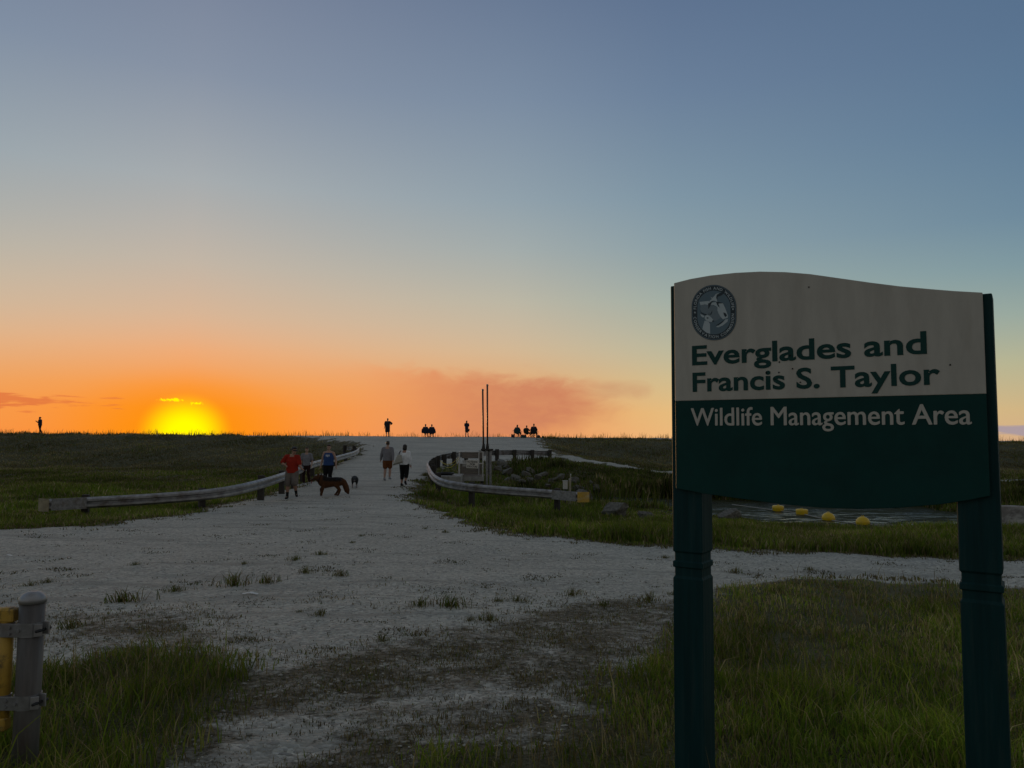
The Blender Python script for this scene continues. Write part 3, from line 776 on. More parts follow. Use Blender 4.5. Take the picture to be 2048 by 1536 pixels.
# ================================================================== guardrails
PROF = [(0.0,0.0),(0.022,-0.008),(0.080,-0.055),(0.080,-0.105),(0.020,-0.147),(0.020,-0.163),(0.080,-0.205),(0.080,-0.255),(0.022,-0.302),(0.0,-0.310)]
def catmull(pts, per=8):
    out = []; n = len(pts)
    for i in range(n - 1):
        p0, p1, p2, p3 = pts[max(i-1,0)], pts[i], pts[i+1], pts[min(i+2,n-1)]
        for k in range(per):
            t = k / per
            out.append(0.5 * ((2*p1) + (-p0+p2)*t + (2*p0-5*p1+4*p2-p3)*t*t + (-p0+3*p1-3*p2+p3)*t**3))
    out.append(pts[-1]); return out
def guardrail(spec, side, label, end_label, end_at, post_mat, post_step=2.6, beam_len=3.9, posts_from=0.0, dense_from=0.0):
    """spec: world points of the beam's top edge; side +1: traffic face to the left of the path direction"""
    path = catmull([Vector(p) for p in spec], 10)
    base = path[0].copy(); base.z = h1(base.x, base.y)
    root = empty('guardrail', base); tag(root, label, 'guardrail')
    L = [0.0]
    for a, b in zip(path, path[1:]): L.append(L[-1] + (b - a).length)
    def pos(s_):
        s_ = min(max(s_, 0), L[-1] - 1e-4)
        i = max(k for k in range(len(L) - 1) if L[k] <= s_)
        t = (s_ - L[i]) / max(L[i+1] - L[i], 1e-9)
        p = path[i].lerp(path[i+1], t); d = path[i+1] - path[i]; d.z = 0; d.normalize()
        return p, d
    def sweep(s0, s1, step=0.3, shift=0.0, mtl=None, name='beam'):
        n = max(2, int((s1 - s0) / step) + 1); secs = []
        for k in range(n):
            p, d = pos(s0 + (s1 - s0) * k / (n - 1))
            nn = Vector((-d.y, d.x, 0)) * side
            ring = [p + nn * (o_ + shift) + Vector((0, 0, h_)) for o_, h_ in PROF] + [p + nn * (o_ - 0.006 + shift) + Vector((0, 0, h_)) for o_, h_ in reversed(PROF)]
            secs.append([q - base for q in ring])
        o = MB().loft(secs, 2 * len(PROF)).build(name, mtl, root)
        return o
    s_ = 0.0; k = 0
    while s_ < L[-1] - 0.2:
        e = min(s_ + beam_len + 0.15, L[-1])
        sweep(s_, e, shift=0.011 * (k % 2), mtl=M_GALV)
        # splice bolts
        p, d = pos(s_ + 0.12); nn = Vector((-d.y, d.x, 0)) * side
        if 0 < s_:
            for zz in (-0.08, -0.23):
                q = p + nn * 0.088 + Vector((0, 0, zz)) - base
                MB().tube([q - nn * 0.01, q + nn * 0.012], [0.016, 0.012], 7, round_=False).build('bolt', M_GALVD, root)
        s_ += beam_len; k += 1
    s_ = posts_from + 0.9
    while s_ < L[-1]:
        p, d = pos(s_); nn = Vector((-d.y, d.x, 0)) * side
        gz = h1(p.x, p.y)
        c = p - nn * 0.17; rot = Matrix(((d.x, nn.x, 0), (d.y, nn.y, 0), (0, 0, 1)))
        zt = p.z + 0.05 + 0.03 * math.sin(s_ * 3)
        MB().box((c.x - base.x, c.y - base.y, (zt + gz - 0.4) / 2 - base.z), (0.17, 0.19, zt - gz + 0.4), rot).build('post', post_mat, root, bevel=0.006)
        c2 = p - nn * 0.04
        MB().box((c2.x - base.x, c2.y - base.y, p.z - 0.155 - base.z), (0.15, 0.07, 0.33), rot).build('blockout', post_mat, root, bevel=0.005)
        s_ += post_step if s_ > dense_from else 3.3
    # wrapped end shoe
    if end_at is not None:
        s0 = 0.0 if end_at == 0 else L[-1]
        p, d = pos(s0); nn = Vector((-d.y, d.x, 0)) * side
        dd = -d if end_at == 0 else d
        m = MB(); secs = []
        for k in range(7):
            a = k / 6
            q = p + dd * (-0.06 + 0.34 * a) + nn * (0.105 - 0.25 * a * a)
            up_, dn = 0.012, -0.335
            secs.append([v - base for v in (q + Vector((0,0,up_)), q + Vector((0,0,dn)), q - nn * 0.02 + Vector((0,0,dn)), q - nn * 0.02 + Vector((0,0,up_)))])
        e = m.loft(secs).build('end_shoe', M_YEL2 if end_label.startswith('yellow') else M_FADED, root); e['label'] = end_label
        p, d = pos(s0 + (0.25 if end_at == 0 else -0.25)); nn = Vector((-d.y, d.x, 0)) * side
        q0, d0_ = pos(0.12 if end_at == 0 else L[-1] - 0.12); q1, _ = pos(1.0 if end_at == 0 else L[-1] - 1.0)
        secs = []
        for q in (q0, (q0 + q1) / 2, q1):
            secs.append([v - base for v in (q + nn * 0.094 + Vector((0,0,0.004)), q + nn * 0.094 + Vector((0,0,-0.312)), q + nn * 0.086 + Vector((0,0,-0.312)), q + nn * 0.086 + Vector((0,0,0.004)))])
        MB().loft(secs).build('terminal_plate', M_GALVD, root)
    return root
M_FADED = mat('faded_yellow', (0.34, 0.29, 0.19), 0.6, var=0.2, dirt=(0.2, 0.18, 0.13), dirt_amt=0.6, dscale=5)

gl = [(96,998,21.3),(200,993,21.6),(320,986,22.0),(430,976.5,22.7),(510,961,24.2),(575,942,28.5),(625,923.5,36.5),(672,912,43),(708,902,49),(716,896,54),(708,892.5,57),(692,891,59)]
guardrail([at(*p) for p in gl], -1, 'long curved guardrail left of the gravel road by the levee', 'faded cream end shoe', 0, M_TIMBER, 3.1)
gr = [(1160,984.5,26.6),(1080,978,27.2),(1000,972.5,27.8),(930,966,28.3),(888,958,29.0),(868,947,31.0),(859,933,34.5),(857,924.5,38.5),(866,916,41.5),(890,908,44),(935,903.5,46.3),(985,901,47.8),(1040,900.5,49.0),(1104,902.5,50.3)]
guardrail([at(*p) for p in gr], 1, 'horseshoe guardrail round the canal end with a yellow wrapped tip', 'yellow reflective end shoe', 0, M_TIMBER, 1.35, dense_from=10.0)

# ================================================================== water control structure
def structure():
    yd = 35.0
    o0 = PX(940, yd)
    deck = at(940, 951, yd).z; top = at(940, 903.5, yd).z
    xl, xr = at(919.5, 930, yd).x, at(966.5, 930, yd).x
    root = empty('gauge_platform', (0, yd, 0)); tag(root, 'small railed platform with plank deck inside the guardrail loop', 'platform')
    w = xr - xl; dp = 1.0
    # deck planks
    n = 6
    for k in range(n):
        MB().box(((xl + xr) / 2, -0.45 + dp * (k + 0.5) / n, deck), (w + 0.1, dp / n - 0.012, 0.045)).build('plank', M_PLANK, root, bevel=0.004)
    MB().box(((xl + xr) / 2, -0.49, deck - 0.12), (w + 0.12, 0.05, 0.20)).build('fascia', M_CONC, root, bevel=0.006)
    for sx_ in (xl + 0.05, xr - 0.05):
        for sy in (-0.38, 0.5):
            MB().box((sx_, sy, deck - 0.85), (0.09, 0.09, 1.6)).build('pile', M_TIMBER, root, bevel=0.005)
    for k in range(3):
        MB().box(((xl + xr) / 2 + 0.2, -0.42, deck - 0.36 - 0.11 * k), (0.65, 0.03, 0.03)).build('ladder_rung', M_GALV, root)
    # rails
    r = 0.024
    for (px_, sy) in ((xl, -0.46), (xr, -0.46), (xl - 0.04, 0.5), (xr - 0.22, 0.5)):
        MB().tube([(px_, sy, deck - 0.18), (px_, sy, top)], [r] * 2, 8).build('rail_post', M_WHITE, root, smooth=True)
    for z_ in (top, (top + deck) / 2 + 0.02):
        MB().tube([(xl, -0.46, z_), (xr, -0.46, z_)], [r] * 2, 8).build('rail', M_WHITE, root, smooth=True)
        MB().tube([(xl, -0.46, z_), (xl - 0.04, 0.5, z_)], [r] * 2, 8).build('rail', M_WHITE, root, smooth=True)
        MB().tube([(xl - 0.04, 0.5, z_), (xr - 0.22, 0.5, z_)], [r] * 2, 8).build('rail', M_WHITE, root, smooth=True)
    # solid back boards
    for k in range(4):
        MB().box(((xl + xr) / 2 - 0.05, 0.56, deck + 0.06 + 0.145 * k), (w * 0.92, 0.03, 0.135)).build('back_board', M_PLANK, root, bevel=0.004)
    MB().box(((xl + xr) / 2, 0.56, top - 0.18), (w * 0.92, 0.03, 0.26)).build('back_board', M_PLANK, root, bevel=0.004)
    # notice
    a = at(933, 920, yd - 0.5); b = at(956.5, 936.5, yd - 0.5)
    s = empty('notice_board', ((a.x + b.x) / 2, yd - 0.52, (a.z + b.z) / 2), 0); tag(s, 'white NO FISHING FROM STRUCTURE notice on the platform rail', 'sign')
    s.rotation_euler = (0, R(2.0), 0)
    ww, hh = b.x - a.x, a.z - b.z
    MB().box((0, 0, 0), (ww, 0.012, hh)).build('plate', mat('notice_white', (0.66, 0.63, 0.56), 0.6, var=0.1), s, bevel=0.002)
    def put(txt, x0, x1, z0, z1):
        v, f = text_mesh(txt, 0.02)
        vx = (v[:, 0] - v[:, 0].min()) / (v[:, 0].max() - v[:, 0].min()); vz = (v[:, 1] - v[:, 1].min()) / (v[:, 1].max() - v[:, 1].min())
        sheet('lettering', [(np.stack([x0 + vx * (x1 - x0), z0 + vz * (z1 - z0)], 1), f)], -0.0085, M_HOLE, s)
    put('NO FISHING', -ww * 0.42, ww * 0.42, hh * 0.17, hh * 0.40)
    put('FROM', -ww * 0.20, ww * 0.20, -hh * 0.12, hh * 0.10)
    put('STRUCTURE', -ww * 0.42, ww * 0.42, -hh * 0.40, -hh * 0.18)
    a2 = at(926, 920.5, yd - 0.42); b2 = at(933, 933, yd - 0.42)
    p = MB().box(((a2.x + b2.x) / 2 + 0.04, yd - 0.43, (a2.z + b2.z) / 2), (b2.x - a2.x + 0.12, 0.012, a2.z - b2.z)).build('notice_board', mat('notice_old', (0.40, 0.39, 0.36), 0.7, var=0.15), None, bevel=0.002)
    tag(p, 'blank grey board half hidden behind the fishing notice', 'sign')
    # slide gate frame right of the platform and the two stem pipes
    fr = empty('slide_gate_frame', (0, yd, 0)); tag(fr, 'upright grey steel channel frame beside the platform', 'frame')
    for px_ in (974.5, 981.5):
        q = at(px_, 900, yd); zb = -1.4; zt = at(px_, 901.5, yd).z
        MB().box((q.x, -0.2, (zt + zb) / 2), (0.10, 0.12, zt - zb)).build('channel', M_GALVD, fr, bevel=0.006)
    q0 = at(974, 900, yd); q1 = at(982, 900, yd)
    MB().box(((q0.x + q1.x) / 2, -0.1, q0.z - 0.55), (0.24, 0.04, 1.1)).build('gate_plate', M_GALVD, fr)
    MB().box(((q0.x + q1.x) / 2 - 0.08, -0.2, q0.z + 0.02), (0.55, 0.3, 0.07)).build('head_beam', M_TIMBER, fr, bevel=0.006)
    for px_, py_, lab in ((965.6, 781, 'shorter of two thin brown stem pipes above the platform'), (974.8, 771.5, 'taller of two thin brown stem pipes above the platform')):
        bt = at(px_ + (1.6 if py_ > 775 else 0.3), 897, yd); tp = at(px_, py_, yd)
        pr = empty('stem_pipe', (bt.x, yd - 0.12, bt.z)); tag(pr, lab, 'pipe', 'slide gate stem pipes')
        dx, dz = tp.x - bt.x, tp.z - bt.z
        MB().tube([(0, 0, -0.1), (dx, 0, dz)], [0.040] * 2, 14, round_=False).build('tube', M_PIPE, pr, smooth=True)
        MB().ell((dx, 0, dz + 0.01), (0.055, 0.055, 0.06)).build('cap', M_GALVD, pr, smooth=True)
        MB().tube([(0, 0, -0.12), (0, 0, 0.05), (0, 0, 0.22)], [0.085, 0.075, 0.05], 12, round_=False).build('base_flange', M_TIMBER, pr, smooth=True)
    # concrete slab with a coiled hose
    sz = at(895, 950, 34.0).z
    a = at(877, 950, 34).x; b = at(922, 950, 34).x
    sl_ = MB(); sl_.add([(a, 33.0, sz - .9), (b + .05, 33.0, sz - .9), (b + .05, 35.4, sz - .9), (a - .1, 35.4, sz - .9), (a, 33.0, sz), (b + .05, 33.0, sz), (b + .05, 35.4, sz), (a - .1, 35.4, sz)], [(0,3,2,1),(4,5,6,7),(0,1,5,4),(1,2,6,5),(2,3,7,6),(3,0,4,7)])
    tag(sl_.build('concrete_slab', M_CONC, None, bevel=0.015), 'pale concrete slab left of the platform behind the guardrail', 'slab')
    cx = at(893, 950, 34).x; pts = []
    for k in range(70):
        th = k * 0.36; pts.append((cx + (0.24 + 0.002 * k) * math.cos(th), 33.7 + (0.40 + 0.002 * k) * math.sin(th), sz + 0.035 + 0.022 * (k // 17.5)))
    tag(MB().tube(pts, [0.022] * len(pts), 7).build('hose_coil', M_BLACK, None, smooth=True), 'black hose coiled on the concrete slab', 'hose')
    # sagging yellow safety ropes
    for (p0, p1, sag, lab) in (((881, 922, 37), (918, 913, 35), 0.25, 'upper sagging yellow rope between guardrail and platform'), ((893, 935, 36), (918, 917, 35), 0.15, 'lower sagging yellow rope between guardrail and platform')):
        A_, B_ = at(*p0), at(*p1)
        pts = [A_.lerp(B_, k / 12) - Vector((0, 0, sag * 4 * (k / 12) * (1 - k / 12))) for k in range(13)]
        tag(MB().tube(pts, [0.016] * 13, 6).build('safety_rope', M_ROPE, None, smooth=True), lab, 'rope')
    # white gauge box and thin marker stakes by the rocks
    p = PX(1131, 29.3); zt = at(1131, 965, 29.3).z
    bx_ = empty('junction_box', p); tag(bx_, 'small white cabinet behind the guardrail near its yellow tip', 'box')
    MB().box((0, 0, zt - p.z - 0.10), (0.17, 0.15, 0.30)).build('case', M_WHITE, bx_, bevel=0.008)
    MB().tube([(0, 0, -.2), (0, 0, zt - p.z - .2)], [.03] * 2, 8).build('stand', M_TIMBER, bx_)
    MB().box((0, 0, zt - p.z + 0.062), (0.20, 0.18, 0.022)).build('lid', M_WHITE, bx_, bevel=0.004)
    for px_, py_, r_, lab in ((1141.3, 950, 0.017, 'tall thin pale marker stake behind the guardrail'), (1138.5, 959, 0.013, 'short thin pale marker stake behind the guardrail')):
        p = PX(px_, 29.0); zt = at(px_, py_, 29.0).z
        st = empty('marker_stake', p); tag(st, lab, 'stake')
        MB().tube([(0, 0, -0.2), (0.01, 0, zt - p.z)], [r_] * 2, 7, round_=False).build('rod', M_STAKE, st, smooth=True)
        MB().tube([(0.01, 0, zt - p.z - 0.02), (0.01, 0, zt - p.z + 0.03)], [r_ * 1.25] * 2, 7).build('cap', M_WHITE, st, smooth=True)
M_STAKE = mat('bleached_wood', (0.42, 0.36, 0.27), 0.8, var=0.2)
structure()

# concrete headwall at the right edge
def headwall():
    a = at(1992, 1012, 24.2); b = at(2160, 1016, 23.4)
    zt = a.z; m = MB()
    d = (Vector((b.x, b.y, 0)) - Vector((a.x, a.y, 0))).normalized(); nn = Vector((-d.y, d.x, 0)) * 0.35
    z0 = WATER_Z - 0.8
    A_, B_ = Vector((a.x, a.y, 0)), Vector((b.x, b.y, 0)) + d * 3
    secs = []
    for k in range(10):
        q = A_.lerp(B_, k / 9); h_ = zt + 0.02 * math.sin(k * 2.1)
        secs.append([(q.x, q.y, z0), (q.x, q.y, h_ - 0.03), (q.x + nn.x * 0.1, q.y + nn.y * 0.1, h_), (q.x + nn.x, q.y + nn.y, h_), (q.x + nn.x, q.y + nn.y, z0)])
    o = m.loft(secs, 5).build('concrete_wall', mat('stained_concrete', (0.24, 0.225, 0.21), 0.9, var=0.3, scale=2, bump=0.01, bscale=14, dirt=(0.62, 0.60, 0.56), dirt_amt=0.8, dscale=1.6), None)
    tag(o, 'low grey stained concrete wall at the canal end, right edge', 'wall')
headwall()

# ================================================================== yellow buoys on a line
def buoys():
    sp = [(1553, 1020, 29.0, 'upright', 'yellow channel buoy farthest left, cut by the sign bottom edge'), (1600, 1024, 27.8, 'drum', 'flat topped yellow buoy second from the left on the canal'),
          (1652, 1032, 25.8, 'ball', 'round yellow buoy third from the left on the canal'), (1720, 1041, 24.5, 'ball', 'rightmost yellow buoy lying at the grassy canal edge')]
    loc = []
    for px, py, y, kind, lab in sp:
        x = (px - 1024) / FPX * y
        b = empty('buoy', (x, y, WATER_Z)); tag(b, lab, 'buoy', 'yellow buoys on the canal line')
        if kind == 'ball': prof = [(-0.12,0.10),(-0.05,0.18),(0.05,0.215),(0.13,0.20),(0.20,0.15),(0.235,0.09),(0.25,0.02)]
        elif kind == 'drum': prof = [(-0.12,0.19),(0.0,0.20),(0.10,0.21),(0.16,0.21),(0.178,0.19),(0.184,0.02)]
        else: prof = [(-0.12,0.12),(-0.02,0.18),(0.10,0.21),(0.18,0.205),(0.20,0.18),(0.206,0.02)]
        tl = 0.12 if kind == 'ball' else 0.0
        MB().tube([(p[0] * tl, 0, p[0]) for p in prof], [p[1] for p in prof], 20).build('float', M_BUOY, b, smooth=True)
        zt = prof[-1][0]
        MB().tube([(-0.035, 0, zt), (-0.03, 0, zt + 0.028), (0.03, 0, zt + 0.028), (0.035, 0, zt)], [0.010] * 4, 6).build('lifting_eye', M_BUOY, b, smooth=True)
        loc.append(Vector((x, y, WATER_Z + 0.015)))
    pts = [loc[0] + (loc[0] - loc[1]) * 2.2] + loc + [loc[-1] + Vector((1.3, -0.3, 0.0))]
    tag(MB().tube(catmull(pts, 6), [0.016] * (len(pts) * 6 - 5), 6).build('buoy_line', mat('grey_rope', (0.45, 0.43, 0.38), 0.8), None, smooth=True), 'thin floating rope linking the yellow buoys', 'rope')
buoys()

# ================================================================== boulders
def boulder_mesh(seed):
    rg = np.random.default_rng(seed)
    bm = bmesh.new(); bmesh.ops.create_icosphere(bm, subdivisions=3, radius=1.25)
    planes = [(Vector(rg.normal(size=3)).normalized(), rg.uniform(0.50, 0.95)) for _ in range(17)]
    f1, f2 = rg.uniform(2, 4, 3), rg.uniform(0, 6, 3)
    for v in bm.verts:
        p = v.co.copy()
        for n, d in planes:
            k = p.dot(n)
            if k > d: p -= n * (k - d)
        p *= 1 + 0.03 * math.sin(p.x * f1[0] * 2 + f2[0]) * math.cos(p.y * f1[1] * 2 + f2[1]) + 0.04 * math.sin(p.z * f1[2] * 3 + f2[2])
        v.co = p
    me = bpy.data.meshes.new('boulder'); bm.to_mesh(me); bm.free(); me.materials.append(M_ROCK)
    return me
BM = [boulder_mesh(s) for s in range(6)]
def boulders():
    near = [(1230, 1001, 25.6, 0.50, 'rounded grey boulder in the grass right of the yellow rail tip'), (1290, 1010, 25.0, 0.30, 'low flat grey rock beside the rounded boulder'),
            (1462, 1017, 25.2, 0.40, 'pale boulder at the water edge just right of the left sign post'), (1170, 962, 31.5, 0.45, 'angular grey boulder on the bank above the yellow rail tip')]
    for px, py, y, r_, lab in near:
        x = (px - 1024) / FPX * y; z = at(px, py, y).z
        o = link('boulder', BM[(int(px) + 2) % 6], None, loc=(x, y, min(z, h1(x, y) + 0.38 * r_))); o.scale = (r_ * 1.25, r_, r_ * 0.78); o.rotation_euler = (0.1, 0.15, px)
        tag(o, lab, 'boulder')
    rg = np.random.default_rng(5)
    spots = [(1002,928,36),(1012,934,35.6),(1050,950,34),(1062,944,34.6),(1030,958,33.3),(1075,957,33.5),(1088,950,34),(1100,962,32.8),(1110,958,33.1),(1120,955,33.4),(1040,966,32.6),(1060,964,32.8),(1015,960,33.5),(1150,963,32),(1185,968,31),(1195,980,29.8),(1155,977,30.2),(1095,972,31.4),(1012,946,35),(998,938,36)]
    for i, (px, py, y) in enumerate(spots):
        q = P(px, py + 4); x, y = q.x, q.y; r_ = rg.uniform(6.0, 12.0) * y / FPX
        o = link('boulder', BM[i % 6], None, loc=(x, y, q.z + 0.5 * r_)); o.scale = (r_ * rg.uniform(1, 1.5), r_, r_ * rg.uniform(0.7, 1)); o.rotation_euler = tuple(rg.uniform(-0.4, 0.4, 2)) + (rg.uniform(0, 6),)
        tag(o, 'dull grey riprap boulder on the dark canal bank behind the guardrail', 'boulder', 'riprap boulders on the canal bank')
boulders()

# ================================================================== people
SKIN = mat('skin', (0.36, 0.20, 0.135), 0.55, var=0.06)
SKIN2 = mat('skin_pale', (0.42, 0.26, 0.19), 0.55, var=0.06)
HAIR = mat('hair_dark', (0.018, 0.013, 0.010), 0.5)
HAIRB = mat('hair_brown', (0.06, 0.035, 0.02), 0.5)
def cloth(n, c): return mat('cloth_' + n, c, 0.9, spec=0.2, var=0.12, scale=12, bump=0.006, bscale=14)
C_RED = cloth('red', (0.33, 0.026, 0.014)); C_KHAKI = cloth('khaki', (0.17, 0.145, 0.125)); C_BLACK = cloth('black', (0.010, 0.010, 0.011))
C_GREY = cloth('grey', (0.23, 0.23, 0.25)); C_BLUE = cloth('blue', (0.035, 0.075, 0.21)); C_MAROON = cloth('maroon', (0.035, 0.014, 0.014))
C_SWEAT = cloth('sweat', (0.22, 0.215, 0.23)); C_RUST = cloth('rust', (0.16, 0.055, 0.018)); C_WHITE = cloth('white', (0.80, 0.82, 0.84))
C_BAG = cloth('canvas', (0.42, 0.41, 0.36)); C_SOCK = cloth('sock', (0.02, 0.02, 0.02)); C_SHOE = cloth('shoe', (0.03, 0.028, 0.027)); C_SNEAK = cloth('sneaker', (0.30, 0.30, 0.31))
C_DARK = cloth('charcoal', (0.03, 0.03, 0.035)); C_NAVY = cloth('navy', (0.02, 0.025, 0.05))

def joints(h=1.75, **kw):
    J = dict(pelvis=(0,0,.93), waist=(0,0,1.08), chest=(0,0,1.27), collar=(0,.01,1.43), neck=(0,0,1.50), head=(0,-.01,1.635),
             shL=(-.185,0,1.41), elL=(-.235,.02,1.13), wrL=(-.25,-.05,.88), shR=(.185,0,1.41), elR=(.235,.02,1.13), wrR=(.25,-.05,.88),
             hipL=(-.095,0,.91), knL=(-.105,-.02,.50), anL=(-.11,.01,.09), hipR=(.095,0,.91), knR=(.105,-.02,.50), anR=(.11,.01,.09),
             toeL=None, toeR=None)
    J.update(kw)
    s = h / 1.75
    for k in ('L', 'R'):
        if J['toe' + k] is None:
            a = J['an' + k]; J['toe' + k] = (a[0] * 1.08, a[1] - 0.17, max(0.03, a[2] - 0.055))
    return {k: Vector(v) * s for k, v in J.items()}, s

def hand(mb, wr, el, s, r=0.0105, side=1):
    d = (wr - el).normalized()
    pc = wr + d * 0.055 * s
    mb.tube([wr - d * 0.01, pc + d * 0.02 * s], [(0.028 * s, 0.020 * s), (0.040 * s, 0.018 * s)], 10)
    u = Vector((0, 1, 0)) - d * d.y
    u = u.normalized() if u.length > 0.1 else Vector((1, 0, 0))
    w = d.cross(u)
    for k, (off, ln) in enumerate(((-.030, .070), (-.011, .082), (.009, .077), (.027, .060))):
        b0 = pc + d * 0.025 * s + u * off * s
        m_ = b0 + d * ln * 0.55 * s + w * 0.010 * s * side
        mb.tube([b0, m_, m_ + d * ln * 0.38 * s + w * 0.026 * s * side], [r * s, r * 0.95 * s, r * 0.85 * s], 7)
    t0 = wr + d * 0.02 * s - u * 0.028 * s
    mb.tube([t0, t0 + d * 0.032 * s - u * 0.024 * s, t0 + d * 0.062 * s - u * 0.026 * s + w * 0.012 * side], [r * 1.15 * s, r * 1.05 * s, r * 0.9 * s], 7)

def body_prims(J, s, build=1.0, head_yaw=0.0, head_tilt=0.0):
    mb = MB(); b = build
    mb.tube([J['pelvis'] - Vector((0,0,.04*s)), J['pelvis'], J['waist'], J['chest'], J['collar']], [(.12*s*b,.10*s*b),(.158*s*b,.112*s*b),(.142*s*b,.104*s*b),(.165*s*b,.118*s*b),(.13*s*b,.085*s*b)], 18)
    mb.tube([J['shL'], J['collar'], J['shR']], [.058*s, .062*s, .058*s], 12)
    mb.tube([J['collar'], J['neck'], J['head'] - Vector((0,0,.06*s))], [.062*s, .054*s, .052*s], 12)
    hr = Matrix.Rotation(head_yaw, 3, 'Z') @ Matrix.Rotation(head_tilt, 3, 'X')
    hd = J['head']
    mb.ell(hd + hr @ Vector((0, .012, .015)) * s, (.076*s, .094*s, .110*s), rot=hr)
    mb.ell(hd + hr @ Vector((0, -.028, -.055)) * s, (.058*s, .066*s, .058*s), rot=hr)
    mb.ell(hd + hr @ Vector((0, -.092, -.008)) * s, (.014*s, .020*s, .026*s), rot=hr)
    mb.ell(hd + hr @ Vector((0, -.085, -.048)) * s, (.026*s, .012*s, .010*s), rot=hr)
    mb.ell(hd + hr @ Vector((0, -.078, .03)) * s, (.050*s, .014*s, .012*s), rot=hr)
    for k in (-1, 1): mb.ell(hd + hr @ Vector((.078*k, .012, -.005)) * s, (.012*s, .020*s, .032*s), rot=hr)
    for k, sg in (('L', -1), ('R', 1)):
        mb.tube([J['sh'+k], J['sh'+k].lerp(J['el'+k], .5), J['el'+k]], [.054*s*b, .047*s*b, .039*s*b], 12)
        mb.tube([J['el'+k], J['el'+k].lerp(J['wr'+k], .35), J['wr'+k]], [.040*s*b, .040*s*b, .026*s], 12)
        hand(mb, J['wr'+k], J['el'+k], s, side=sg)
        mb.tube([J['hip'+k], J['hip'+k].lerp(J['kn'+k], .5), J['kn'+k]], [.092*s*b, .076*s*b, .056*s*b], 14)
        mb.tube([J['kn'+k], J['kn'+k].lerp(J['an'+k], .35), J['an'+k]], [.056*s*b, .058*s*b, .037*s], 14)
        mb.tube([J['an'+k] + Vector((0,.025,-.03*s)), J['toe'+k].lerp(J['an'+k], .35) , J['toe'+k]], [.036*s, .038*s, (.042*s, .026*s)], 12)
    return mb, hr

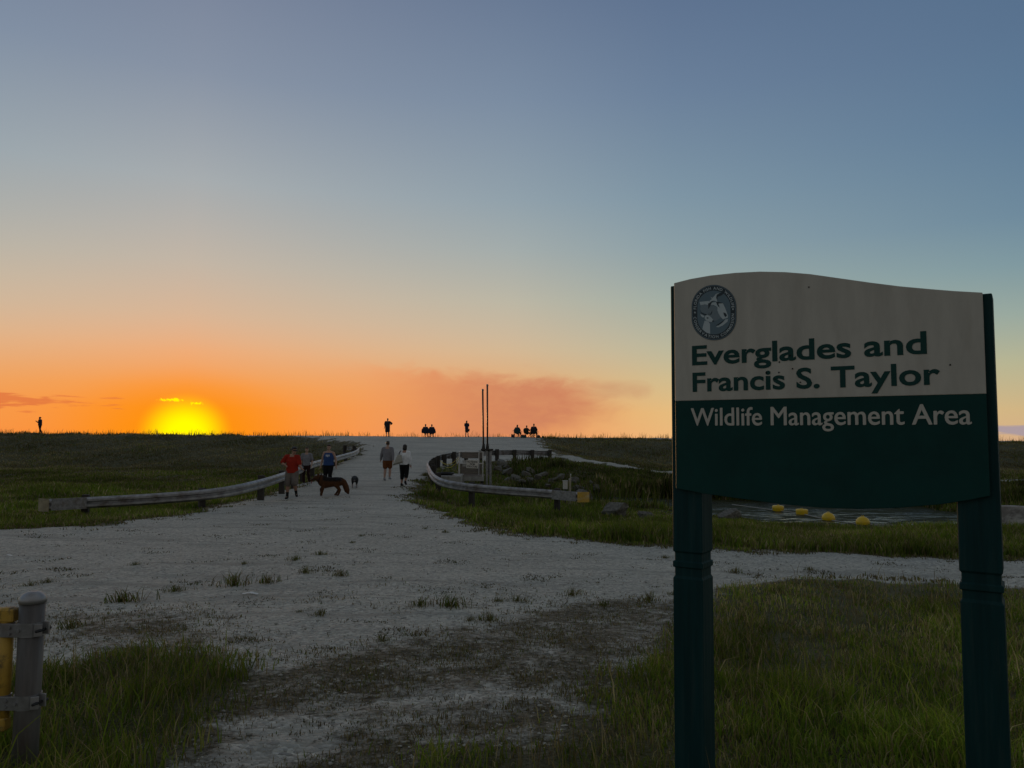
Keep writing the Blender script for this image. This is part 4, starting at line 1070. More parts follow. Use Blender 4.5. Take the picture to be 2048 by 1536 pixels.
def person(name_label, loc, yaw, J, s, skin, parts, build=1.0, voxel=0.012, head_yaw=0.0, head_tilt=0.0, group=None):
    root = empty('person', loc, yaw); tag(root, name_label, 'person', group)
    mb, hr = body_prims(J, s, build, head_yaw, head_tilt)
    link('body', remesh(mb, voxel, 2), skin, root, True)
    b = build
    for p in parts:
        k, m_ = p[0], p[1]; o = p[2] if len(p) > 2 else {}
        mb = MB(); nm = k
        if k == 'shirt':
            e = o.get('fit', 0.018) * s; lo = o.get('low', -0.03)
            pl = J['pelvis']; wl = J['waist']
            mb.tube([pl + Vector((0,0,lo*s)), wl, J['chest'], J['collar'] - Vector((0,0,.02*s))], [(.160*s*b+e*1.3,.118*s*b+e*1.3),(.148*s*b+e*1.2,.112*s*b+e*1.2),(.168*s*b+e,.122*s*b+e),(.135*s*b+e*.6,.088*s*b+e*.6)], 20, round_=False)
            if o.get('sleeve', .6) > 0:
                mb.tube([J['shL'], J['collar'], J['shR']], [.060*s+e*.6, .058*s+e*.3, .060*s+e*.6], 12)
                for q in ('L', 'R'):
                    f = o.get('sleeve', .6); a, el_, w_ = J['sh'+q], J['el'+q], J['wr'+q]
                    if f <= 1: mb.tube([a, a.lerp(el_, f * .6), a.lerp(el_, f)], [.060*s*b+e*.7, .058*s*b+e*.8, .056*s*b+e*.9], 14)
                    else: mb.tube([a, el_, el_.lerp(w_, f - 1)], [.060*s*b+e*.6, .050*s*b+e*.5, .036*s*b+e*.4], 14)
            else:
                for q in ('L', 'R'):
                    mb.tube([J['chest'].lerp(J['sh'+q], .6), J['collar'].lerp(J['sh'+q], .55) + Vector((0,0,.035*s))], [.05*s, .035*s], 10)
        elif k in ('shorts', 'trousers', 'leggings'):
            e = o.get('fit', 0.016) * s; f = o.get('len', 1.0)
            mb.tube([J['pelvis'] + Vector((0,0,.07*s)), J['pelvis'], J['pelvis'] - Vector((0,0,.09*s))], [(.150*s*b+e*.6,.110*s*b+e*.6),(.162*s*b+e,.118*s*b+e),(.150*s*b+e,.112*s*b+e)], 18)
            for q in ('L', 'R'):
                h_, kn, an = J['hip'+q], J['kn'+q], J['an'+q]
                if f <= 1: mb.tube([h_, h_.lerp(kn, f*.6), h_.lerp(kn, f)], [.096*s*b+e, .086*s*b+e*1.2, .078*s*b+e*1.4], 14)
                else: mb.tube([h_, h_.lerp(kn, .6), kn, kn.lerp(an, (f-1)*.5), kn.lerp(an, f-1)], [.096*s*b+e, .076*s*b+e, .058*s*b+e, .058*s*b+e, .045*s*b+e], 14)
        elif k == 'skirt':
            e = .02 * s
            mb.tube([J['pelvis'] + Vector((0,0,.10*s)), J['pelvis'], J['pelvis'].lerp(J['knL'].lerp(J['knR'],.5), .6), J['pelvis'].lerp(J['knL'].lerp(J['knR'],.5), o.get('len', 1.0))], [(.15*s,.11*s),(.175*s,.13*s),(.19*s,.15*s),(.20*s,.16*s)], 18)
        elif k in ('shoe', 'boot', 'sock'):
            for q in ('L', 'R'):
                an, to = J['an'+q], J['toe'+q]
                mb = MB()
                if k == 'sock':
                    mb.tube([an, an.lerp(J['kn'+q], .38)], [.044*s, .052*s], 12)
                else:
                    mb.tube([an + Vector((0,.03*s,-.035*s)), an.lerp(to, .5) - Vector((0,0,.01*s)), to], [.046*s, (.046*s,.042*s), (.050*s,.034*s)], 12)
                    mb.tube([an + Vector((0,.01,-.03*s)), an.lerp(J['kn'+q], .18 if k == 'boot' else .03)], [.047*s, .048*s], 12)
                link(k, remesh(mb, voxel, 1), m_, root, True)
            continue
        elif k == 'hair':
            hd = J['head']; st = o.get('style', 'short')
            mb.ell(hd + hr @ Vector((0, .030, .032)) * s, (.083*s, .090*s, .104*s), rot=hr)
            mb.ell(hd + hr @ Vector((0, -.030, .085)) * s, (.076*s, .068*s, .046*s), rot=hr)
            if st == 'bob': mb.ell(hd + hr @ Vector((0, .045, -.03)) * s, (.098*s, .085*s, .115*s), rot=hr); mb.ell(hd + hr @ Vector((0, .02, .05)) * s, (.096*s, .100*s, .095*s), rot=hr)
            if st == 'long': mb.tube([hd + hr @ Vector((0,.05,.04))*s, hd + hr @ Vector((0,.075,-.08))*s, hd + hr @ Vector((0,.085,-.26))*s], [(.085*s,.05*s),(.095*s,.045*s),(.085*s,.03*s)], 14)
            if st == 'tied': mb.ell(hd + hr @ Vector((0, .105, .03)) * s, (.035*s, .045*s, .04*s), rot=hr)
        elif k == 'cap':
            hd = J['head']
            mb.ell(hd + hr @ Vector((0, .012, .045)) * s, (.088*s, .102*s, .088*s), rot=hr)
            dr = o.get('dir', -1)
            mb.tube([hd + hr @ Vector((0, .06*dr, .055))*s, hd + hr @ Vector((0, .185*dr, .035))*s], [(.075*s,.014*s),(.06*s,.011*s)], 12, hint=tuple(hr @ Vector((1,0,0))))
        elif k == 'sunglasses':
            hd = J['head']
            mb.tube([hd + hr @ Vector((-.078,.0,.015))*s, hd + hr @ Vector((-.062,-.085,.012))*s, hd + hr @ Vector((0,-.102,.012))*s, hd + hr @ Vector((.062,-.085,.012))*s, hd + hr @ Vector((.078,.0,.015))*s], [(.010*s,.006*s),(.022*s,.01*s),(.022*s,.01*s),(.022*s,.01*s),(.010*s,.006*s)], 8, hint=(0,0,1))
            mb.build('sunglasses', m_, root, True); continue
        elif k == 'eye':
            hd = J['head']
            for q in (-1, 1):
                e_ = MB().ell(hd + hr @ Vector((.032*q, -.088, .010)) * s, (.013*s, .008*s, .008*s), 8, 6, rot=hr); e_.build('eye', m_, root, True)
            continue
        elif k == 'print':
            # pale print across the chest of the tank top
            c = J['chest']; y0 = -(.122*s*b + .022*s)
            for zz, w_ in ((.055, .075), (.018, .085), (-.012, .06)):
                mb.tube([c + Vector((-w_, y0 + .012, zz)) * 1.0, c + Vector((0, y0 - .004, zz)), c + Vector((w_, y0 + .012, zz))], [(.010,.006)] * 3, 6, hint=(0,0,1))
            mb.build('chest_print', m_, root, True); continue
        link(nm, remesh(mb, o.get('voxel', voxel * 0.95), o.get('smooth', 2)), m_, root, True)
    return root

def G(px, y):
    v = PX(px, y); return v

# red shirt man, striding towards the camera, looking over at the dogs
J, s = joints(1.76, hipL=(-.10,0,.91), knL=(-.125,-.05,.49), anL=(-.135,-.06,.085), hipR=(.09,0,.91), knR=(.12,-.18,.53), anR=(.15,.02,.17), toeR=(.19,-.13,.10),
    shL=(-.19,.02,1.42), elL=(-.345,.05,1.20), wrL=(-.20,-.20,1.14), shR=(.18,-.02,1.41), elR=(.235,-.08,1.14), wrR=(.36,-.28,1.02), head=(.05,-.03,1.63), neck=(.02,-.01,1.50))
red_man = person('man in red t-shirt, khaki shorts and dark socks walking towards the camera', G(588, 26.4), R(8), J, s, SKIN, [('shirt', C_RED, dict(sleeve=.85, fit=.03, low=-.06)), ('shorts', C_KHAKI, dict(len=.98, fit=.022)), ('sock', C_SOCK), ('boot', C_SHOE), ('hair', HAIR), ('sunglasses', M_BLACK)], build=1.08, head_yaw=R(48), head_tilt=R(8))
# woman in grey t-shirt behind him
J, s = joints(1.60, knL=(-.11,-.03,.50), knR=(.12,-.14,.52), anR=(.16,.02,.14), toeR=(.18,-.13,.09), wrL=(-.22,-.12,.90), elR=(.26,.03,1.12), wrR=(.25,-.12,.92))
person('woman in grey t-shirt and dark leggings behind the red shirt man', G(616, 32.8), R(4), J, s, SKIN2, [('shirt', C_GREY, dict(sleeve=.75, fit=.02, low=-.02)), ('leggings', C_MAROON, dict(len=1.9, fit=.008)), ('shoe', C_SNEAK), ('hair', HAIRB, dict(style='tied')), ('eye', M_BLACK)], head_yaw=R(12))
# woman in blue tank top
J, s = joints(1.74, elL=(-.27,.03,1.14), wrL=(-.30,-.06,.89), elR=(.28,.04,1.14), wrR=(.32,-.05,.90), knL=(-.105,-.06,.50), knR=(.10,-.12,.52), anR=(.11,.03,.12))
person('woman in blue printed tank top and black trousers behind the brown dog', G(660, 31.2), R(-3), J, s, SKIN2, [('shirt', C_BLUE, dict(sleeve=0, fit=.028, low=-.02)), ('leggings', C_BLACK, dict(len=1.95, fit=.014)), ('shoe', C_SHOE), ('hair', HAIRB, dict(style='tied')), ('eye', M_BLACK), ('print', C_WHITE)], build=1.14)
# man in grey sweatshirt walking away
J, s = joints(1.80, elL=(-.25,.06,1.15), wrL=(-.27,.14,.92), elR=(.27,-.04,1.14), wrR=(.33,-.17,.92), knL=(-.10,-.12,.51), anL=(-.11,.02,.13), knR=(.10,-.02,.49), anR=(.10,.12,.10), toeR=(.11,-.05,.03), head=(0,-.03,1.63))
person('man in grey sweatshirt and rust shorts walking up the road', G(777, 35.4), R(178), J, s, SKIN2, [('shirt', C_SWEAT, dict(sleeve=1.9, fit=.035, low=-.05)), ('shorts', C_RUST, dict(len=.75, fit=.02)), ('shoe', C_SNEAK), ('hair', HAIRB)], build=1.08)
# woman in white cardigan with a shoulder bag
J, s = joints(1.70, head=(.0,-.05,1.62), neck=(0,-.02,1.49), elL=(-.26,.04,1.14), wrL=(-.27,.02,.90), elR=(.22,-.02,1.14), wrR=(.19,-.10,.93), knL=(-.10,.02,.50), anL=(-.11,.22,.20), toeL=(-.11,.10,.09), knR=(.10,-.03,.50))
wl = person('woman in white cardigan and black cropped trousers walking up the road', G(811, 31.8), R(172), J, s, SKIN, [('shirt', C_WHITE, dict(sleeve=1.92, fit=.032, low=-.03)), ('trousers', C_BLACK, dict(len=1.45, fit=.028)), ('shoe', C_SHOE), ('hair', HAIR, dict(style='bob'))], build=1.06)
# her bag
bl = G(800.5, 31.6)
bag = empty('shoulder_bag', (bl.x, 31.52, bl.z)); tag(bag, 'off white canvas shoulder bag with black strap on the walking woman', 'bag')
mb = MB(); mb.add([(-.24,-.07,.86),(.16,-.07,.98),(.10,-.06,1.30),(-.06,-.06,1.30),(-.24,.05,.86),(.16,.05,.98),(.10,.03,1.30),(-.06,.03,1.30)], [(0,1,2,3),(7,6,5,4),(0,4,5,1),(1,5,6,2),(2,6,7,3),(3,7,4,0)])
mb.build('pouch', C_BAG, bag, bevel=0.02)
MB().box((-.04, -.075, .945), (.40, .012, .07), Matrix.Rotation(R(-16), 3, 'Y')).build('base_panel', cloth('canvas_dark', (0.22, 0.21, 0.17)), bag, bevel=0.004)
MB().tube([(.0,-.03,1.27),(.0,.06,1.38),(.03,.20,1.455),(.05,.34,1.42),(.07,.42,1.28)], [(.022,.008)] * 5, 8).build('strap', C_BLACK, bag, True)

# silhouettes on the crest
VX = 0.018
YC = 76.0
J, s = joints(1.72, shL=(-.18,0,1.41), elL=(-.19,-.05,1.14), wrL=(-.10,-.30,1.26), elR=(.20,-.04,1.13), wrR=(.10,-.30,1.26), head=(0,-.05,1.62), knL=(-.10,-.04,.50), anL=(-.11,-.04,.09), knR=(.10,.06,.52), anR=(.11,.30,.14), toeR=(.11,.17,.05))
lv = G(82, YC)
person('person in a cap looking at a phone on the left levee crest', lv, R(-88), J, s, SKIN, [('shirt', C_NAVY, dict(sleeve=1.6, fit=.045, low=-.05)), ('trousers', C_MAROON, dict(len=1.9, fit=.015)), ('shoe', C_SHOE), ('cap', C_NAVY, dict(dir=1))], voxel=VX)
ph = MB().box((lv.x - 0.40, YC, lv.z + 1.31), (0.012, 0.075, 0.15), Matrix.Rotation(R(-35), 3, 'Y')).build('phone', M_BLACK, None, bevel=0.004); tag(ph, 'small dark phone held up by the capped person', 'phone')
J, s = joints(1.80, elL=(-.25,.0,1.13), wrL=(-.30,-.02,.86), elR=(.42,.05,1.22), wrR=(.20,-.03,1.10), shR=(.19,0,1.42))
person('man standing on the crest with one hand on his hip', G(776, YC), R(180 + 0), joints(1.80, elR=(.25,.0,1.13), wrR=(.30,-.02,.86), elL=(-.44,.05,1.22), wrL=(-.20,-.03,1.10))[0], s, SKIN, [('shirt', C_DARK, dict(sleeve=.8, fit=.05, low=-.08)), ('shorts', C_DARK, dict(len=.98, fit=.03)), ('shoe', C_SHOE), ('hair', HAIR)], build=1.12, voxel=VX)
J, s = joints(1.60, elL=(-.22,-.08,1.14), wrL=(-.06,-.22,1.22), elR=(.22,-.08,1.14), wrR=(.06,-.22,1.20), knL=(-.12,-.03,.50), anL=(-.19,0,.09), knR=(.09,-.03,.50), anR=(.09,0,.09))
dv = G(934, YC)
person('long haired woman in shorts standing on the crest', dv, R(170), J, s, SKIN, [('shirt', C_NAVY, dict(sleeve=.7, fit=.03)), ('skirt', C_DARK, dict(len=.75)), ('shoe', C_SHOE), ('hair', HAIR, dict(style='long'))], voxel=VX)
hb = empty('handbag', (dv.x + 0.16, YC - 0.05, dv.z)); tag(hb, 'dark handbag hanging beside the long haired woman', 'bag')
MB().box((0.03, 0, 0.66), (0.20, 0.10, 0.26), Matrix.Rotation(R(8), 3, 'Y')).build('pouch', C_DARK, hb, bevel=0.02)
MB().tube([(-.04, 0, .78), (-.06, 0, 1.0), (0.04, 0, 1.02), (.09, 0, .78)], [.010] * 4, 6).build('handle', C_DARK, hb, True)

def camp_chair(loc, yaw, label, mtl, w=0.62):
    c = empty('camp_chair', loc, yaw); tag(c, label, 'chair', 'folding camp chairs on the crest')
    h = w / 2
    # sitter faces -Y; back at +Y
    def sling(pts):
        m = MB(); n = len(pts); secs = []
        for y_, z_, sag in pts:
            secs.append([(-h + .03, y_, z_), (0, y_ + sag * .5, z_ - abs(sag)), (h - .03, y_, z_), (h - .03, y_ + .02, z_ - .012), (0, y_ + sag * .5 + .02, z_ - abs(sag) - .012), (-h + .03, y_ + .02, z_ - .012)])
        return m.loft(secs, 6)
    link('seat', remesh(MB().ell((0, -.03, .42), (h * .98, .29, .055)), .025, 1), mtl, c, True)
    link('backrest', remesh(MB().ell((0, .27, .66), (h * 1.08, .055, .31), rot=Matrix.Rotation(R(-16), 3, 'X')).ell((0, .20, .50), (h * 1.15, .06, .16), rot=Matrix.Rotation(R(-10), 3, 'X')), .025, 1), mtl, c, True)
    for sx_ in (-1, 1):
        for p, q in (((h*sx_, -.28, 0), (h*sx_, .26, .60)), ((h*sx_, .30, 0), (h*sx_, -.28, .58)), ((-h*sx_*.9, -.27, .02), (h*sx_*.9, -.26, .44))):
            MB().tube([p, q], [.012] * 2, 6).build('leg', M_BLACK, c)
        MB().tube([(h*sx_, .22, .50), (h*.85*sx_, .31, .80)], [.012] * 2, 6).build('back_post', M_BLACK, c)
        MB().box((h*sx_, -.02, .60), (.07, .52, .02)).build('armrest', mtl, c, bevel=0.004)
    return c
def seated(loc, yaw, label, shirt_m, hair='short', arms='down', h=1.72, hy=0.0, legs=0.0):
    z0 = .46
    kw = dict(pelvis=(0,.08,z0+.06), waist=(0,.13,z0+.21), chest=(0,.19,z0+.40), collar=(0,.22,z0+.56), neck=(0,.20,z0+.63), head=(0,.17,z0+.76),
              shL=(-.185,.21,z0+.54), shR=(.185,.21,z0+.54), hipL=(-.10,.06,z0+.05), hipR=(.10,.06,z0+.05), knL=(-.14,-.38,z0+.08), knR=(.14,-.38,z0+.08),
              anL=(-.13,-.42-legs,.10+legs*.5), anR=(.13,-.42-legs,.10+legs*.5), elL=(-.29,.10,z0+.28), elR=(.29,.10,z0+.28), wrL=(-.26,-.13,z0+.22), wrR=(.26,-.13,z0+.22))
    if arms == 'left_out': kw.update(elR=(.40,.0,z0+.30), wrR=(.62,-.10,z0+.24))
    if arms == 'phone': kw.update(elR=(.27,-.02,z0+.30), wrR=(.12,-.24,z0+.42), elL=(-.27,-.02,z0+.30), wrL=(-.12,-.24,z0+.42))
    J, s = joints(h, **kw)
    return person(label, loc, yaw, J, s, SKIN, [('shirt', shirt_m, dict(sleeve=.9, fit=.03)), ('trousers', C_DARK, dict(len=1.6, fit=.015)), ('shoe', C_SHOE), ('hair', HAIR, dict(style=hair))], voxel=VX, head_yaw=hy)
for px, yaw, lc, lp, cm, hair in ((852.5, 176, 'left dark camp chair of the pair on the crest', 'left person of the pair seated in camp chairs on the crest', C_NAVY, 'short'),
                                  (864.5, 184, 'right dark camp chair of the pair on the crest', 'right person of the pair seated in camp chairs on the crest', C_NAVY, 'tied')):
    v = G(px, YC); camp_chair(v, R(yaw), lc, cm, 0.74); seated(v, R(yaw), lp, C_NAVY, hair, h=1.66 + 0.0 * px)
for px, yaw, lc, lp, cm, hair, arms, hh, lg in ((1036.5, 158, 'teal camp chair, leftmost of the three seated friends', 'long haired woman reaching left, leftmost of the three seated friends', cloth('teal', (0.02, 0.06, 0.07)), 'long', 'left_out', 1.62, .1),
                                  (1056, 135, 'green camp chair in the middle of the three seated friends', 'reclining person in the middle of the three seated friends', cloth('olive', (0.03, 0.04, 0.025)), 'short', 'phone', 1.55, .25),
                                  (1069, 165, 'dark camp chair, rightmost of the three seated friends', 'tallest person, rightmost of the three seated friends', C_DARK, 'short', 'down', 1.78, 0)):
    v = G(px, YC - 0.3); camp_chair(v, R(yaw), lc, cm, 0.66); seated(v, R(yaw), lp, C_NAVY if px > 1060 else C_DARK, hair, arms, h=hh, legs=lg)
def cooler(px, y, w, h, lab, m1, m2):
    v = G(px, y); c = empty('cooler', v, R(8)); tag(c, lab, 'cooler')
    MB().box((0, 0, h * .38), (w, w * .6, h * .76)).build('tub', m1, c, bevel=0.02)
    MB().box((0, 0, h * .88), (w * 1.05, w * .64, h * .22)).build('lid', m2, c, bevel=0.02)
    MB().tube([(-w * .5, -.01, h * .7), (-w * .55, 0, h * 1.05), (w * .55, 0, h * 1.05), (w * .5, -.01, h * .7)], [.012] * 4, 6).build('handle', M_BLACK, c, True)
cooler(1026.5, YC - .6, .34, .30, 'small dark cooler in front of the leftmost seated friend', C_NAVY, C_MAROON)
cooler(1047.5, YC - .7, .52, .30, 'wide teal cooler with red lid between the seated friends', cloth('teal2', (0.02, 0.07, 0.08)), cloth('redlid', (0.18, 0.02, 0.02)))
for px, sc_, lab in ((1077.5, 1.0, 'slumped dark backpack right of the seated friends'), (1086, .55, 'tiny dark bag farthest right of the seated friends')):
    v = G(px, YC - .5); bp = empty('backpack', v); tag(bp, lab, 'bag')
    mb = MB().ell((0, 0, .12*sc_), (.20*sc_, .14*sc_, .15*sc_)).ell((-.03*sc_, -.08*sc_, .09*sc_), (.12*sc_, .09*sc_, .09*sc_)); link('sack', remesh(mb, .02), C_NAVY, bp, True)
    MB().tube([(-.05*sc_, .0, .22*sc_), (0, 0, .30*sc_), (.05*sc_, .0, .22*sc_)], [.012] * 3, 6).build('handle', C_DARK, bp, True)

# ================================================================== dogs
def dog_mat(name, tan, dark, zsplit, xr):
    m = bpy.data.materials.new(name); m.use_nodes = True
    t = NT(m.node_tree); p = m.node_tree.nodes['Principled BSDF']; p.inputs['Roughness'].default_value = 0.75; p.inputs['Specular IOR Level'].default_value = 0.25
    tcn = t.n('ShaderNodeTexCoord'); sp = t.n('ShaderNodeSeparateXYZ'); t.link(tcn.outputs['Object'], sp.inputs[0])
    nz = t.noise(tcn.outputs['Object'], 9, 4, 0.6)
    z = t.m('ADD', sp.outputs[2], t.m('MULTIPLY', t.m('SUBTRACT', nz, .5), .16))
    sad = t.m('MULTIPLY', t.rng(z, zsplit, zsplit + .09), t.m('MULTIPLY', t.rng(sp.outputs[0], xr[0], xr[0] + .12), t.rng(sp.outputs[0], xr[1], xr[1] - .12)))
    col = t.mix(t.rng(nz, .3, .7), tuple(v * .75 for v in tan) + (1,), tan + (1,))
    col = t.mix(sad, col, dark + (1,))
    t.link(col, p.inputs['Base Color'])
    b = t.n('ShaderNodeBump'); b.inputs['Distance'].default_value = 0.01; t.link(t.noise(tcn.outputs['Object'], 70, 3, .6), b.inputs['Height']); t.link(b.outputs[0], p.inputs['Normal'])
    return m
def dogs():
    v = G(663, 27.6)
    # head towards -x
    d = empty('dog', (v.x, v.y, h1(v.x, v.y)), R(4)); tag(d, 'large brown and black shepherd dog walking left behind the red shirt man', 'dog')
    mb = MB()
    mb.tube([(.40,0,.50),(.26,0,.495),(.05,0,.475),(-.14,0,.465),(-.28,0,.50)], [(.13,.15),(.14,.165),(.145,.175),(.155,.205),(.13,.18)], 16, hint=(0,1,0))
    mb.tube([(-.18,0,.53),(-.33,0,.585),(-.42,0,.615)], [(.14,.19),(.125,.165),(.095,.12)], 14, hint=(0,1,0))
    mb.ell((-.47,0,.62), (.11,.085,.088)); mb.tube([(-.52,0,.60),(-.61,0,.56),(-.665,0,.54)], [(.058,.058),(.042,.044),(.030,.030)], 10, hint=(0,1,0))
    mb.tube([(-.53,0,.585),(-.62,0,.54)], [.028,.016], 8)
    for sy in (-1, 1):
        mb.tube([(-.42,.055*sy,.67),(-.405,.072*sy,.745),(-.41,.078*sy,.80)], [(.044,.022),(.034,.016),(.008,.008)], 8)
    # front legs: one forward on the ground, one lifting
    mb.tube([(-.22,-.08,.50),(-.20,-.09,.34),(-.23,-.09,.19),(-.26,-.09,.05)], [.095,.062,.042,.034], 10); mb.ell((-.275,-.09,.03), (.05,.035,.03))
    mb.tube([(-.20,.08,.50),(-.21,.09,.34),(-.33,.09,.22),(-.30,.09,.09)], [.095,.062,.042,.034], 10); mb.ell((-.315,.09,.065), (.045,.033,.03))
    # hind legs with hocks
    mb.tube([(.33,-.08,.52),(.25,-.095,.36),(.38,-.09,.20),(.33,-.09,.05)], [.135,.10,.048,.036], 12); mb.ell((.305,-.09,.03), (.05,.034,.03))
    mb.tube([(.34,.08,.52),(.22,.095,.36),(.31,.09,.21),(.22,.09,.06)], [.135,.10,.048,.036], 12); mb.ell((.195,.09,.035), (.05,.034,.03))
    mb.tube([(.40,0,.58),(.49,0,.50),(.565,0,.34),(.62,0,.17),(.66,0,.09)], [.07,.095,.105,.095,.045], 12)
    link('body', remesh(mb, .012, 2), dog_mat('shepherd_fur', (0.098, 0.038, 0.012), (0.008, 0.006, 0.005), .465, (-.30, .50)), d, True)
    MB().tube([(-.60,0,.525),(-.635,-.015,.475),(-.645,-.02,.435)], [(.018,.008)] * 3, 7).build('tongue', mat('tongue_pink', (0.35, 0.10, 0.10), 0.5), d, True)
    MB().tube([(-.345 + .055*math.sin(a), .130*math.cos(a), .595 + .165*math.sin(a)) for a in [k*math.pi/8 for k in range(17)]], [.010]*17, 6).build('collar', C_BLACK, d, True)
    MB().ell((-.692,0,.545), (.018,.02,.018), 8, 6).build('nose', M_BLACK, d, True)
    # leash from the man's hand
    hnd = red_man.matrix_basis @ (Vector((.36,-.28,1.02)) * (1.76/1.75) + Vector((.04,-.04,-.03)))
    nk = d.matrix_basis @ Vector((-.33, -.07, .60))
    pts = [hnd.lerp(nk, k/10) - Vector((0,0,.16*4*(k/10)*(1-k/10))) for k in range(11)]
    tag(MB().tube(pts, [.008]*11, 6).build('leash', C_BLACK, None, True), 'thin dark leash from the red shirt man to the brown dog', 'leash')
    # small black and white dog coming towards the camera
    v = G(712.5, 31.3)
    d = empty('dog', (v.x, v.y, h1(v.x, v.y)), R(10)); tag(d, 'small black dog with white legs trotting right of the brown dog', 'dog')
    mb = MB()
    mb.tube([(0,.34,.37),(0,.15,.36),(0,-.06,.35),(0,-.17,.35)], [(.11,.10),(.125,.12),(.13,.14),(.11,.12)], 14)
    mb.tube([(0,-.15,.36),(0,-.27,.36),(0,-.31,.35)], [(.085,.08),(.075,.07),(.065,.06)], 12)
    mb.ell((0,-.35,.345), (.068,.075,.062)); mb.tube([(0,-.40,.325),(0,-.48,.295)], [.036,.024], 9)
    for sx_ in (-1, 1):
        mb.tube([(.05*sx_,-.32,.39),(.085*sx_,-.31,.40),(.098*sx_,-.33,.35)], [.022,.020,.010], 8)
        mb.tube([(.075*sx_,-.12,.33),(.08*sx_,-.12 - .05*sx_,.17),(.085*sx_,-.15 - .05*sx_,.04)], [.055,.032,.024], 10); mb.ell((.085*sx_,-.17 - .05*sx_,.022), (.026,.04,.022))
        mb.tube([(.075*sx_,.30,.34),(.085*sx_,.22,.22),(.085*sx_,.36,.14),(.085*sx_,.33,.04)], [.075,.052,.026,.022], 10); mb.ell((.085*sx_,.31,.022), (.026,.04,.022))
    mb.tube([(0,.38,.40),(-.05,.48,.40),(-.14,.54,.42)], [.030,.024,.012], 8)
    fur = bpy.data.materials.new('collie_fur'); fur.use_nodes = True
    t = NT(fur.node_tree); p = fur.node_tree.nodes['Principled BSDF']; p.inputs['Roughness'].default_value = .75
    tcn = t.n('ShaderNodeTexCoord'); sp = t.n('ShaderNodeSeparateXYZ'); t.link(tcn.outputs['Object'], sp.inputs[0])
    nz = t.noise(tcn.outputs['Object'], 12, 3, .6)
    leg = t.rng(t.m('ADD', sp.outputs[2], t.m('MULTIPLY', t.m('SUBTRACT', nz, .5), .10)), .17, .12)
    chest = t.m('MULTIPLY', t.rng(t.m('ABSOLUTE', sp.outputs[0]), .05, .02), t.m('MULTIPLY', t.rng(sp.outputs[1], -.15, -.2), t.rng(sp.outputs[2], .36, .32)))
    t.link(t.mix(t.m('MAXIMUM', leg, t.m('MULTIPLY', chest, .5)), (.008,.007,.007,1), (.30,.26,.24,1)), p.inputs['Base Color'])
    link('body', remesh(mb, .011, 2), fur, d, True)
    MB().ell((0,-.505,.30), (.016,.012,.012), 8, 6).build('nose', M_BLACK, d, True)
dogs()

# ================================================================== grass
def tint_attr(me, cols):
    a = me.color_attributes.new('tint', 'FLOAT_COLOR', 'POINT'); a.data.foreach_set('color', np.asarray(cols, np.float32).ravel())
GREENS = np.array([(0.090,0.135,0.012),(0.118,0.150,0.016),(0.070,0.112,0.010),(0.135,0.145,0.024)])
DRYS = np.array([(0.19,0.155,0.065),(0.155,0.125,0.055),(0.24,0.20,0.10),(0.12,0.09,0.04)])
def blades(name, pos, hgt, wid, dryness, label, seed, kind='stuff', lean=0.45, parent=None, tip=True, colmul=1.0, cat='grass'):
    rg = np.random.default_rng(seed); n = len(pos)
    th = rg.uniform(0, 2 * np.pi, n); ld = rg.uniform(0, 2 * np.pi, n); la = hgt * lean * rg.uniform(0.2, 1.3, n)
    sx_, sy_ = np.cos(th) * wid / 2, np.sin(th) * wid / 2
    lx, ly = np.cos(ld) * la, np.sin(ld) * la
    P0 = pos
    z1 = hgt * 0.55; z2 = hgt * np.sqrt(np.clip(1 - (la / hgt) ** 2 * 0.5, .2, 1))
    V = np.empty((n, 5, 3), np.float32)
    for k, sgn in ((0, -1), (1, 1)):
        V[:, k, 0] = P0[:, 0] + sgn * sx_; V[:, k, 1] = P0[:, 1] + sgn * sy_; V[:, k, 2] = P0[:, 2] - 0.01
        V[:, 2 + k, 0] = P0[:, 0] + lx * .32 + sgn * sx_ * .75; V[:, 2 + k, 1] = P0[:, 1] + ly * .32 + sgn * sy_ * .75; V[:, 2 + k, 2] = P0[:, 2] + z1
    V[:, 4, 0] = P0[:, 0] + lx; V[:, 4, 1] = P0[:, 1] + ly; V[:, 4, 2] = P0[:, 2] + z2
    b = (np.arange(n) * 5)[:, None, None]
    T = (np.array([[0,1,3],[0,3,2],[2,3,4]])[None] + b).reshape(-1, 3)
    dry = rg.uniform(0, 1, n) < dryness
    c = np.where(dry[:, None], DRYS[rg.integers(0, 4, n)], GREENS[rg.integers(0, 4, n)]) * rg.uniform(0.65, 1.3, n)[:, None] * (colmul[:, None] if isinstance(colmul, np.ndarray) else colmul)
    C = np.ones((n, 5, 4), np.float32); C[:, :, :3] = c[:, None, :]
    me = mesh_np(name, V.reshape(-1, 3), T); tint_attr(me, C.reshape(-1, 4))
    o = link(name, me, M_BLADE, parent)
    tag(o, label, cat if parent is None else None, kind=kind)
    return o
def scatter(n, y0, y1, u0=-0.86, u1=0.86, seed=0):
    rg = np.random.default_rng(seed)
    y = np.exp(rg.uniform(np.log(y0), np.log(y1), n)); x = rg.uniform(u0, u1, n) * (y * 0.76 + 0.6)
    return x, y, rg
def clump(x, y, f): return 0.5 + 0.5 * np.clip(hnoise(x * f, y * f + 2.0), -1, 1)

